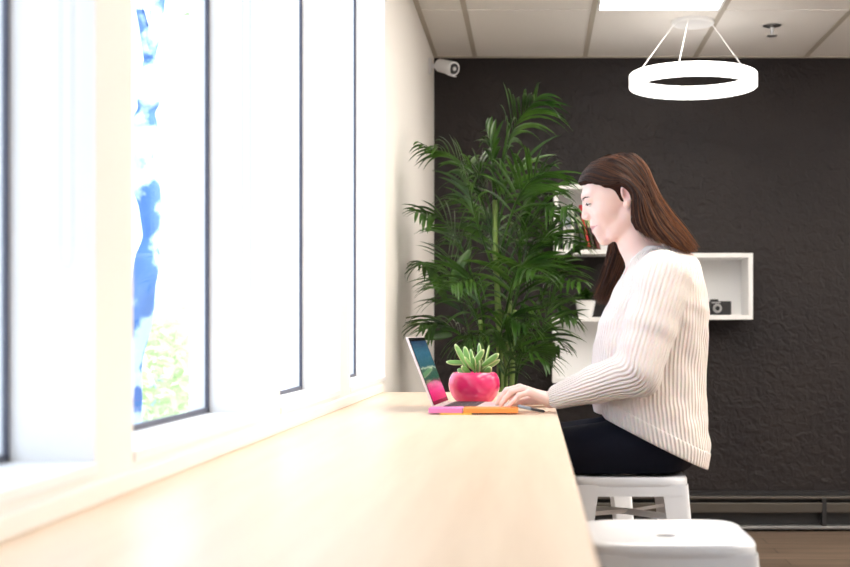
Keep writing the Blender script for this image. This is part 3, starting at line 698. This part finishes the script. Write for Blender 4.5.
# ------------------------------------------------------------------ the woman
YC = 3.45; S = F/YC
def Wc(px, py, dy=0): return np.array(W(px, py, YC+dy))
def Wl(px, py, dy): # position seen at its own depth
    return np.array(W(px, py, YC+dy))
pr = thing('person', 'woman with long brown hair in a cream knit sweater typing at the counter', 'person', (.25, 3.42, .71))
def skin_mat():
    m, nt, p = nmat('skin'); at = nt.nodes.new('ShaderNodeAttribute'); at.attribute_name = 'lip_ear_tint'
    mx = nt.nodes.new('ShaderNodeMix'); mx.data_type = 'RGBA'; mx.inputs[6].default_value = (.86, .60, .53, 1); mx.inputs[7].default_value = (.50, .14, .16, 1)
    nt.links.new(at.outputs['Fac'], mx.inputs[0]); nt.links.new(mx.outputs[2], p.inputs['Base Color'])
    p.inputs['Roughness'].default_value = .42; p.inputs['Subsurface Weight'].default_value = .25; p.inputs['Subsurface Radius'].default_value = (.02, .008, .005); p.inputs['Subsurface Scale'].default_value = .4
    return m
M['skin'] = skin_mat()
HP = math.radians(20); HC = Wc(616, 192.5)
fv = np.array([-math.cos(HP), 0, -math.sin(HP)]); uv_ = np.array([-math.sin(HP), 0, math.cos(HP)]); lv = np.array([0, -1., 0])
HR = np.array([fv, lv, uv_])
def Hd(f, l, u): return HC+f*fv+l*lv+u*uv_
arms = {}
# near arm is the woman's left (towards the camera), far arm her right
SHL, ELL, WRL = Wl(664, 279, -.175), Wl(637, 372, -.235), Wl(551, 399.5, -.085)
SHR, ELR, WRR = Wl(662, 279, .175), Wl(640, 372, .22), Wl(556, 397, .17)
B = Field((-.16, 3.05, .84), (.52, 3.86, 1.62), .0023)
B.ell(Hd(-.006, 0, .006), (.092, .074, .072), HR, .01)
B.ell(Hd(.030, 0, .000), (.062, .064, .070), HR, .02)
B.ell(Hd(.034, 0, -.050), (.050, .054, .066), HR, .025)
for s in (-1, 1):
    B.cap(Hd(-.010, s*.050, -.068), Hd(.048, s*.022, -.108), .020, .016, .02)
    B.ell(Hd(.050, s*.040, -.040), (.028, .022, .026), HR, .02)
    B.cap(Hd(.083, s*.012, .020), Hd(.066, s*.048, .020), .009, .008, .012)
B.ell(Hd(.073, 0, -.109), (.020, .021, .019), HR, .018)
B.ell(Hd(.079, 0, -.078), (.019, .029, .026), HR, .014)
B.ell(Hd(.080, 0, -.056), (.015, .024, .020), HR, .010)
for s in (-1, 1): B.ell(Hd(.094, s*.034, .002), (.015, .018, .012), HR, .012, 'sub')
B.cap(Hd(.084, 0, .008), Hd(.1045, 0, -.033), .0075, .0088, .010)
for s in (-1, 1):
    B.ell(Hd(.097, s*.011, -.038), (.010, .0075, .007), HR, .006)
    B.ell(Hd(.0735, s*.034, -.001), (.0148, .0165, .0125), HR, .004)      # eyeball under lids
    B.ell(Hd(.0775, s*.034, .0035), (.0145, .0160, .0085), HR, .003)
for s in (-1, 1):
    B.chain([Hd(.0925, 0, -.0672), Hd(.0908, s*.010, -.0665), Hd(.0805, s*.025, -.0683)], [.0066, .0060, .003], .005)
    B.chain([Hd(.0912, 0, -.0772), Hd(.0895, s*.010, -.0768), Hd(.079, s*.023, -.0722)], [.0072, .0066, .003], .005)
for s in (-1, 1): 
    c0_ = [Hd(.1000, 0, -.0722), Hd(.0978, s*.012, -.0718), Hd(.0870, s*.0275, -.0690)]
    for a_, b_ in zip(c0_, c0_[1:]): B.cap(a_, b_, .0024, .0020, .002, 'sub')
for s in (-1, 1):
    eR = HR.copy(); 
    B.ell(Hd(-.019, s*.082, -.022), (.0165, .0095, .030), HR, .004)
    B.ell(Hd(-.008, s*.082, -.047), (.010, .008, .012), HR, .004)
    B.ell(Hd(-.015, s*.0965, -.018), (.0105, .0135, .020), HR, .002, 'sub')
    B.ell(Hd(-.007, s*.0900, -.030), (.006, .0085, .008), HR, .002, 'sub')
NB = Wc(652, 268); NT = HC+np.array([.055, 0, -.06])
B.chain([Hd(-.035, 0, -.035), Wc(638, 243), Wc(650, 262), Wc(660, 290)], [.056, .051, .062, .078], .02)
# torso under the sweater
B.stack([(Wc(0, p)[2], Wc(a, 0)[0], Wc(b, 0)[0], w_) for p, a, b, w_ in ((262, 636, 680, .09), (275, 625, 692, .14), (300, 616, 694, .155), (340, 612, 694, .14), (380, 612, 692, .13), (398, 612, 692, .14))], .03, YC)
for SH_, EL_, WR_ in ((SHL, ELL, WRL), (SHR, ELR, WRR)):
    B.chain([SH_, EL_, WR_], [.047, .037, .024], .02)
def hand(B, P, k=.006):
    wr, kn, pip, dip, tip, th = P
    for i in range(4):
        B.cap(wr[0] + (wr[1]-wr[0])*i/3, kn[i], .0125, .0105, .012)
        rr = [.0098, .0098, .0094, .0082][i]
        B.chain([kn[i], pip[i], dip[i], tip[i]], [rr, rr*.93, rr*.84, rr*.74], .0035)
    B.chain(th, [.015, .0115, .0095, .0075], .006)
# left hand (near): fingers index..little run from far to near the camera
L = lambda px, py, dy: Wl(px, py, dy)
hl = ([L(545, 397, -.062), L(545, 400, -.108)],
      [L(519, 388.5, -.058), L(519.5, 387.5, -.080), L(524, 389, -.101), L(530, 392.5, -.120)],
      [L(507.5, 391.5, -.058), L(507, 390.5, -.082), L(511.5, 392.0, -.106), L(519, 395.5, -.128)],
      [L(502.5, 397.5, -.060), L(501.5, 397.0, -.084), L(505.5, 398.5, -.109), L(513.5, 401.5, -.131)],
      [L(498.5, 403.0, -.062), L(497.5, 403.2, -.086), L(501.5, 404.0, -.112), L(509.5, 405.5, -.132)],
      [L(543, 399.5, -.060), L(530, 401, -.040), L(520, 402.5, -.036), L(511, 403.5, -.038)])
hand(B, hl)
hr = ([L(548, 396.5, .145), L(548, 398.5, .19)],
      [L(524, 389.5, .142), L(523, 388.5, .164), L(527, 389.5, .184), L(532, 392.5, .202)],
      [L(512, 391.5, .140), L(511, 391.0, .164), L(515, 392.0, .188), L(521, 394.5, .209)],
      [L(506, 395.5, .139), L(505, 395.5, .164), L(509, 396.0, .190), L(515, 397.5, .212)],
      [L(502, 398.7, .138), L(501, 398.7, .164), L(505, 398.9, .192), L(511, 399.7, .214)],
      [L(546, 397.5, .145), L(536, 399.0, .122), L(526, 399.5, .116), L(518, 399.5, .116)])
hand(B, hr)
V, Fc = B.mesh()
def lip_earf(V):
    q = (V-HC) @ HR.T
    l_ = np.abs(q[:, 1]); a = ((q[:, 2]+.0715-.0015*(l_/.02))/(.0100*np.clip(1.12-l_/.028, .18, 1)))**2+(l_/.030)**4
    a = np.where(q[:, 0] > .070, a, 9)
    e_ = ((q[:, 0]+.015)/.011)**2+((q[:, 2]+.020)/.021)**2+((np.abs(q[:, 1])-.086)/.006)**2  # ear hollows: redder skin, plus shade put into the tint
    return np.maximum(np.clip((1.25-a)*3, 0, 1)*.65, np.clip((1.2-e_)*2, 0, 1)*.45)
body = npobj('body', V, Fc, M['skin'], pr, {'lip_ear_tint': lip_earf}, 2)
# eyes, brows, lashes
browm = mat('brow hair', (.06, .03, .022), .7)
for s in (-1, 1):
    bm = bmesh.new(); bmesh.ops.create_uvsphere(bm, u_segments=20, v_segments=12, radius=.0112, matrix=Matrix.Translation(Vector(Hd(.0785, s*.034, -.0050)))); e = obj('eye', bm, mat('eye white', (.8, .78, .76), .2), pr, smooth=True)
    bm = bmesh.new(); bmesh.ops.create_uvsphere(bm, u_segments=16, v_segments=10, radius=.0055, matrix=Matrix.Translation(Vector(Hd(.0862, s*.0345, -.0065)))); obj('iris', bm, mat('dark iris', (.03, .02, .015), .2), e, smooth=True)
    bm = bmesh.new(); tube(bm, [Vector(Hd(*q)) for q in ((.0905, s*.024, -.0065), (.0925, s*.031, -.0062), (.0905, s*.040, -.0070), (.083, s*.049, -.0090), (.0785, s*.0535, -.0105))], [.0006, .0014, .0017, .0015, .0006], 6); obj('eyelashes', bm, browm, pr, smooth=True)
    bm = bmesh.new(); tube(bm, [Vector(Hd(*q)) for q in ((.0945, s*.016, .0095), (.0935, s*.028, .0125), (.0870, s*.040, .0130), (.0775, s*.050, .0090))], [.0012, .0020, .0018, .0006], 6); obj('eyebrow', bm, browm, pr, smooth=True)

# sweater
def knit(name, extra=0):
    m, nt, p = nmat(name); at = nt.nodes.new('ShaderNodeAttribute'); at.attribute_name = 'rib'
    sn = nt.nodes.new('ShaderNodeMath'); sn.operation = 'SINE'; nt.links.new(at.outputs['Fac'], sn.inputs[0])
    tc = nt.nodes.new('ShaderNodeTexCoord'); n = nt.nodes.new('ShaderNodeTexNoise'); n.inputs['Scale'].default_value = 260; n.inputs['Detail'].default_value = 2; nt.links.new(tc.outputs['Object'], n.inputs['Vector'])
    ad = nt.nodes.new('ShaderNodeMath'); ad.operation = 'MULTIPLY_ADD'; ad.inputs[1].default_value = .5; nt.links.new(n.outputs['Fac'], ad.inputs[0]); nt.links.new(sn.outputs[0], ad.inputs[2])
    b = nt.nodes.new('ShaderNodeBump'); b.inputs['Strength'].default_value = .9; b.inputs['Distance'].default_value = .0021; nt.links.new(ad.outputs[0], b.inputs['Height']); nt.links.new(b.outputs['Normal'], p.inputs['Normal'])
    p.inputs['Base Color'].default_value = (.89, .79, .74, 1); p.inputs['Roughness'].default_value = .85; p.inputs['Sheen Weight'].default_value = .3
    return m
M['knit'] = knit('cream rib knit'); M['knit'].node_tree.nodes['Principled BSDF'].inputs['Subsurface Weight'].default_value = .15
rows = [(Wc(0, p)[2], Wc(a, 0)[0], Wc(b, 0)[0], w_) for p, a, b, w_ in
        ((247, 638, 682, .062), (254, 633, 693, .10), (262, 627, 699, .135), (273, 622, 702, .165), (285, 617, 704.5, .178), (300, 609, 706.5, .185), (320, 600, 708.5, .182), (340, 594.5, 707.5, .176), (364, 592, 705.5, .172), (400, 592, 705.5, .178), (425, 596, 707.5, .186), (445, 600, 709.5, .19), (475, 606, 704, .188))]
K = Field((.02, 3.10, .66), (.53, 3.80, 1.36), .0034)
K.stack(rows, .02, YC)
for sgn, SH_, EL_, WR_ in ((-1, SHL, ELL, WRL), (1, SHR, ELR, WRR)):
    mid = (SH_+EL_)/2+np.array([.0, 0, .0]); fo = EL_*.55+WR_*.45+np.array([0, 0, .001]); cuff = EL_*.10+WR_*.90
    SI = SH_+np.array([0, -sgn*.05, .012])
    K.chain([SI, SH_, mid, EL_, fo, cuff], [.068, .071, .069, .064, .050, .034], .012)
# loose folds in the knit
sl, (X, Y, Z) = K._sub(K.lo, K.lo+K.n*K.h)
K.F = K.F+(.0015*np.sin(34*X+9*np.sin(11*Z)+4)*np.sin(13*Y+21*Z)+.0013*np.sin(47*Z+30*X+5*np.sin(17*Y))).astype(np.float32)
# neck opening and hem cuts
K.cap(Wc(648, 256), Wc(640, 240), .0555, .050, .003, 'sub')
K.ell(Wc(610, 262), (.05, .085, .045), None, .02, 'sub')
nh = np.array([-.49, 0, -.87]); hp_ = Wc(600, 414); hp2 = Wc(703, 466)
dv = hp2-hp_; nh = np.array([dv[2], 0, -dv[0]]); nh /= np.linalg.norm(nh)
if nh[2] > 0: nh = -nh
V0 = K.F.copy()
K.cut(hp_, nh) if False else None
# keep forearms, cut only the torso tail: do it as max with plane for x beyond the lap
sl, (X, Y, Z) = K._sub(K.lo, K.lo+K.n*K.h)
plane = (X-hp_[0])*nh[0]+(Y-hp_[1])*nh[1]+(Z-hp_[2])*nh[2]
limit = np.where(X < .185, (.868-Z), plane).astype(np.float32)+np.zeros_like(K.F)
near_arm = np.zeros_like(K.F, dtype=bool)
K.F = np.maximum(K.F, limit)
def seg_ang(V, a, b, ref):
    d = b-a; L_ = np.linalg.norm(d); d = d/L_; q = V-a; t = np.clip(q@d/L_, 0, 1); rr = q-np.outer(t*L_, d)
    n1 = ref-d*(ref@d); n1 /= np.linalg.norm(n1); n2 = np.cross(d, n1)
    return np.linalg.norm(rr, axis=1), np.arctan2(rr@n1, rr@n2), t
def ribf(V):
    z = V[:, 2]; R_ = sorted(rows); zz = [q[0] for q in R_]
    x0 = np.interp(z, zz, [q[1] for q in R_]); x1 = np.interp(z, zz, [q[2] for q in R_]); b = np.interp(z, zz, [q[3] for q in R_])
    a = (x1-x0)/2; cx = (x0+x1)/2
    dt = ((np.abs((V[:, 0]-cx)/a)**2.3+np.abs((V[:, 1]-YC)/b)**2.3)**(1/2.3)-1)*np.minimum(a, b)
    ph = np.arctan2((V[:, 1]-YC)/b, -(V[:, 0]-cx)/a)      # wraps at the back
    ph = np.arctan2(-(V[:, 0]-cx)/a, -(V[:, 1]-YC)/b)      # wraps on the far side
    out = ph*90.
    for SH_, EL_, WR_ in ((SHL, ELL, WRL), (SHR, ELR, WRR)):
        ref = np.cross(EL_-SH_, WR_-EL_); ref /= np.linalg.norm(ref)
        if ref[1] > 0: ref = -ref
        r1, a1, t1 = seg_ang(V, SH_, EL_, ref); r2, a2, t2 = seg_ang(V, EL_, WR_, ref)
        # wrap lies opposite the camera side
        n1 = np.where(r1 < r2*1.0, a1, a2)
        rad = np.minimum(r1-.068, r2-.06+.018*t2)
        # sleeve angle measured so that the seam is on the hidden side
        df = np.arctan2(np.sin(a2-a1), np.cos(a2-a1)); bs_ = (EL_-SH_)/np.linalg.norm(EL_-SH_)+(WR_-EL_)/np.linalg.norm(WR_-EL_); bs_ /= np.linalg.norm(bs_); wq = np.clip(((V-EL_)@bs_)/.07+.5, 0, 1); wq = wq*wq*(3-2*wq)
        n1 = a1+wq*df-PI/2; n1 = np.arctan2(np.sin(n1), np.cos(n1))
        use = (rad < dt+.004)
        out = np.where(use, n1*34., out)
    a_, b_ = Wc(650, 262), Wc(640, 240); _, _, tt = seg_ang(V, a_, b_, np.array([0, 1., 0])); dd = b_-a_; ax = a_+np.outer(np.clip((V-a_)@dd/(dd@dd), -1, 1.5), dd)
    dist = np.linalg.norm(V-ax, axis=1)-.066
    out = np.where(dist < .012, PI/2, out)
    return out
V, Fc = K.mesh()
sweater = npobj('sweater', V, Fc, M['knit'], pr, {'rib': ribf}, 2)
# hem band
Hm = Field((.12, 3.12, .66), (.53, 3.78, .96), .0034)
Hm.stack(rows, .01, YC, grow=.004)
sl, (X, Y, Z) = Hm._sub(Hm.lo, Hm.lo+Hm.n*Hm.h)
plane = (X-hp_[0])*nh[0]+(Y-hp_[1])*nh[1]+(Z-hp_[2])*nh[2]
Hm.F = np.maximum(Hm.F, np.maximum(plane-.002, -(plane+.042)).astype(np.float32)+np.zeros_like(Hm.F)); Hm.F = np.maximum(Hm.F, (.185-X).astype(np.float32)+np.zeros_like(Hm.F))
V, Fc = Hm.mesh(); hem = npobj('hem', V, Fc, M['knit'], sweater, {'rib': ribf}, 2)

# trousers and shoes
TR = Field((-.16, 3.12, .10), (.53, 3.80, 1.0), .0055)
TR.ell(Wc(656, 430), (.105, .160, .100), None, .02); TR.ell(Wc(660, 447), (.105, .160, .080), None, .02)
legs = []
for s in (-1, 1):
    hip = np.array([.33, YC+s*.085, .79]); mid = np.array([.14, YC+s*.095, .770]); kn = np.array([-.085, YC+s*.10, .762]); an = np.array([.03, YC+s*.09, .345])
    TR.chain([hip, mid, kn], [.088, .070, .058], .012); TR.chain([kn, (kn*.65+an*.35)+np.array([.012, 0, 0]), an], [.058, .054, .036], .02); legs.append(an)
# flat where the body rests on the seat
sl, (X, Y, Z) = TR._sub(TR.lo, TR.lo+TR.n*TR.h)
TR.F = np.where(X > .095, np.maximum(TR.F, (.7115-Z).astype(np.float32)), TR.F)
V, Fc = TR.mesh(); npobj('trousers', V, Fc, mat('black navy trousers', (.005, .006, .014), .85, bump=.2, bscale=40, spec=.2), pr, None, 3)
for an in legs:
    SF = Field((-.16, an[1]-.09, .24), (.13, an[1]+.09, .42), .005)
    SF.chain([an+np.array([.01, 0, -.005]), an+np.array([.012, 0, -.035]), an+np.array([-.10, 0, -.05])], [.036, .036, .026], .015); sl, (X, Y, Z) = SF._sub(SF.lo, SF.lo+SF.n*SF.h)
    SF.F = np.maximum(SF.F, (.281-Z).astype(np.float32)); V, Fc = SF.mesh(); npobj('shoe', V, Fc, mat('black shoe', (.015, .015, .015), .4), pr, None, 2)

# hair
def HW(px, py, l): return Vector(Wl(px, py, -l))
NG = [[(579, 182.5, .008), (590, 180, .045), (605, 184, .070), (621, 182, .083), (632.5, 190, .088), (635, 206, .086), (635, 221, .085), (643, 236, .092)],
      [(583, 173, .005), (596, 172, .048), (612, 178, .072), (627, 181, .085), (639, 194, .090), (642, 212, .090), (648, 229, .095), (660, 243, .105)],
      [(592, 163, .003), (608, 164, .050), (625, 172, .074), (639, 188, .085), (648, 207, .088), (657, 225, .094), (669, 239, .100), (678, 250, .095)],
      [(604, 158, .002), (620, 161, .045), (634, 173, .064), (644, 189, .072), (652, 206, .077), (663, 224, .080), (676, 240, .080), (688, 252, .075)],
      [(616, 155, 0), (630, 159, .035), (641, 170, .045), (648, 186, .052), (656, 202, .057), (667, 218, .058), (680, 234, .055), (692, 250, .050)],
      [(626, 155, 0), (635, 159, .015), (643, 169, .020), (649, 183, .025), (657, 198, .028), (667, 213, .028), (680, 229, .025), (693, 248, .020)]]
FG = [[(579, 182.5, -.008), (584, 183, -.050), (596, 190, -.075), (606, 208, -.086), (611, 228, -.090), (610, 250, -.095), (603, 275, -.105), (594, 298, -.115)],
      [(592, 163, -.003), (598, 172, -.055), (608, 188, -.080), (616, 210, -.088), (620, 232, -.092), (620, 252, -.098), (611, 278, -.110), (599, 302, -.120)],
      [(608, 155, -.002), (615, 168, -.058), (622, 190, -.084), (627, 212, -.088), (628, 235, -.092), (626, 254, -.100), (617, 280, -.112), (604, 303, -.122)],
      [(626, 155, 0), (634, 165, -.050), (640, 188, -.078), (640, 212, -.082), (637, 235, -.090), (630, 256, -.100), (621, 280, -.112), (606, 304, -.120)]]
BG = [[(626, 155, 0), (636, 159, -.02), (643, 170, -.035), (649, 185, -.045), (656, 200, -.05), (666, 216, -.05), (678, 233, -.05), (689, 249, -.05)],
      [(620, 155, 0), (634, 160, -.045), (645, 176, -.062), (652, 194, -.068), (656, 212, -.070), (662, 228, -.072), (668, 240, -.075), (674, 250, -.08)]]
def guides(G):
    G = [[HW(*p) for p in g] for g in G]
    def at(u, n=22, lenk=1.0):
        x = u*(len(G)-1); k = min(int(x), len(G)-2); t = x-k
        P = [a.lerp(b, t) for a, b in zip(G[k], G[k+1])]
        pts = catmull(P, 60); m = int(59*lenk); return [pts[round(i*m/(n-1))] for i in range(n)]
    return at
gN, gF, gB = guides(NG), guides(FG), guides(BG)
HF = Field((.06, 3.28, 1.13), (.52, 3.62, 1.62), .0035)
HF.ell(Hd(-.014, 0, .010), (.089, .077, .080), HR, .01)
for g, n_, th, ln_ in ((gN, 15, .010, .93), (gF, 9, .007, .80), (gB, 6, .011, .93)):
    for i in range(n_):
        P = g(i/(n_-1), 14, ln_)
        cen = Vector(HC)
        for a, b, j in zip(P, P[1:], range(13)):
            q = th*(1 if j > 4 else .8)
            HF.cap(np.array(a)+(np.array(cen-a)*.06 if j < 6 else 0), np.array(b)+(np.array(cen-b)*.06 if j < 5 else 0), q, q, .008)
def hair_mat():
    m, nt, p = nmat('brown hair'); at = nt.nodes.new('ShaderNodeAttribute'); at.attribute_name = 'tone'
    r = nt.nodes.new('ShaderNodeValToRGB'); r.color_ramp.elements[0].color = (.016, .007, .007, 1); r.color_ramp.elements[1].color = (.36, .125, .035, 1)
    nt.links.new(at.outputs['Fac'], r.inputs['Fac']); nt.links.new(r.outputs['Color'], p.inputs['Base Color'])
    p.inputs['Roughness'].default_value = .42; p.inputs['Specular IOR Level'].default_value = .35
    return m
hm_ = hair_mat()
# carve the face and ear clear of the hair mass
HF.ell(Hd(.085, .0, -.045), (.075, .12, .085), HR, .006, 'sub') if False else None
V, Fc = HF.mesh(); hair = npobj('hair', V, Fc, mat('brown hair underlayer', (.035, .014, .009), .8, spec=.1), pr, None, 3)
Vh, Fh, Th = [], [], []
def strand(P, r, tone, tone2):
    base = len(Vh); n = len(P)
    for i, (p, t, a, b) in enumerate(frames(P)):
        q = r*(1 if i < n-4 else (n-1-i)/4*.8+.2)
        for k in range(3):
            Vh.append(p+(a*math.cos(2*PI*k/3)+b*math.sin(2*PI*k/3))*q); Th.append(tone+(tone2-tone)*i/(n-1))
    for i in range(n-1):
        for k in range(3): Fh.append((base+i*3+k, base+i*3+(k+1) % 3, base+i*3+3+(k+1) % 3, base+i*3+3+k))
cen = Vector(HC)
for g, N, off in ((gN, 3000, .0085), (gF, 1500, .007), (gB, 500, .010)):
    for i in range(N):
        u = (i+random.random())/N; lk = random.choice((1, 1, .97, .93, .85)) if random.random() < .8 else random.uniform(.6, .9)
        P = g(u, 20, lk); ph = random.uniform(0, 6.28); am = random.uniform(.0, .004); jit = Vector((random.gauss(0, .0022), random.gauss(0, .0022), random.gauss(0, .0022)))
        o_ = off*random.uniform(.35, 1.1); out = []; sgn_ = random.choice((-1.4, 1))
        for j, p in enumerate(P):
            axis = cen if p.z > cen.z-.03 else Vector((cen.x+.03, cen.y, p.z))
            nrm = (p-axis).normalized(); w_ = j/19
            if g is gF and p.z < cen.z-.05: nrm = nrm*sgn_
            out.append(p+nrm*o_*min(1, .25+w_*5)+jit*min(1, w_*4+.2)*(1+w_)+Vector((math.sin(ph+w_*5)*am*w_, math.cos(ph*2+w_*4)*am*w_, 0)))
        tn = random.choice((.0, .08, .2, .35, .6, 1.)); sh = .25+.75*u if g is gN else .45; strand(out, random.uniform(.0006, .0011), tn*.5*sh, min(1, (tn*1.2+.10)*sh))  # near-side strands darken towards the front, shade put into the hair colour
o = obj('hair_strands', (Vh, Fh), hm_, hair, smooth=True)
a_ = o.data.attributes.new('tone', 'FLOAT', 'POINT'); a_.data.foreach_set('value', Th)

# ------------------------------------------------------------------ outside the windows
plane_box('ground_outside', (-40, OX-.001, -20, 60, -.25, -.15), M['pave'])
TD = 6.0
def TW(px, py, dy=0): return W(px, py, TD+dy)
r = thing('street_tree', 'slim leaning tree with blue peeling bark outside the second window', 'tree', (TW(134, 400).x, TD, -.15))
bm = bmesh.new(); base_ = TW(122, 420); P = [Vector((base_.x, TD, -.15)), TW(122, 420), TW(136, 330), TW(147, 262), TW(152, 222), TW(146, 185), TW(140, 150), TW(145, 118), TW(149, 95), TW(150, 60), TW(156, 20), TW(160, -40), TW(170, -140)]
rad = [.10, .09, .06, .055, .045, .062, .058, .055, .05, .03, .032, .03, .03]
pts = catmull(P, 90); rr = [np.interp(i/89*(len(P)-1), range(len(P)), rad)*(1+.10*math.sin(i*.9)+.12*math.sin(i*.43)) for i in range(90)]
tube(bm, pts, rr, 14); obj('trunk', bm, M['bark'], r, smooth=True)
bm = bmesh.new(); tube(bm, catmull([TW(150, 60), TW(140, 10), TW(120, -60)], 20), [.03-.001*i for i in range(20)], 8); obj('branch', bm, M['bark'], r, smooth=True)
bm = bmesh.new()
for i in range(700):
    a = TW(165, -150); q = Vector((random.gauss(0, .55), random.gauss(0, .55), random.gauss(.2, .35))); leafblade(bm, a+q, (random.gauss(0, 1), random.gauss(0, 1), random.gauss(0, .6)), (0, 0, 1), .10, .05, .4, 3)
obj('crown', bm, leaf_mat('street leaves', (.2, .4, .1), (.4, .6, .2)), r)
r = thing('railing', 'white horizontal railing outside behind the leaning tree', 'railing', (-2.0, 7.0, -.15))
rm = mat('white railing', (.9, .9, .9), .5)
for py in (251, 314):
    a = W(120, py, 6.6); bm = bmesh.new(); tube(bm, [(a.x-2.5, 6.6, a.z), (a.x+1.05, 6.6, a.z)], .022, 10); obj('rail', bm, rm, r, smooth=40)
for dx in (-2.4, -1.2, .95):
    bm = bmesh.new(); tube(bm, [(W(120, 251, 6.6).x+dx, 6.6, -.15), (W(120, 251, 6.6).x+dx, 6.6, W(120, 251, 6.6).z)], .025, 10); obj('post', bm, rm, r, smooth=40)
for i, (px, py, dd, sc_) in enumerate(((148, 372, 9, .55), (158, 352, 12, .7), (140, 345, 14, .9))):
    c = W(px, py, dd); bm = bmesh.new()
    for k in range(900):
        a = random.uniform(0, 2*PI); e = random.uniform(-1, 1); rr_ = random.uniform(.5, 1)
        leafblade(bm, c+Vector((math.cos(a)*math.sqrt(1-e*e), math.sin(a)*math.sqrt(1-e*e), e))*sc_*rr_, (random.gauss(0, 1), random.gauss(0, 1), random.gauss(0, 1)), (0, 0, 1), .12, .07, .3, 3)
    rt = thing('bush', ['pale sunlit green bush nearest the second window', 'pale green bush in the middle distance outside', 'pale green bush farthest away outside, behind the railing'][i], 'bush', (c.x, c.y, -.15), 'bushes outside')
    obj('leaves', bm, leaf_mat('pale bush leaves', (.60, .72, .42), (.88, .90, .70), .5, .45), rt)
    bm = bmesh.new(); tube(bm, [(c.x, c.y, -.15), (c.x+.03, c.y, max(.1, c.z)-.1), c], [.04, .03, .015], 8); obj('stem', bm, M['bark'], rt)
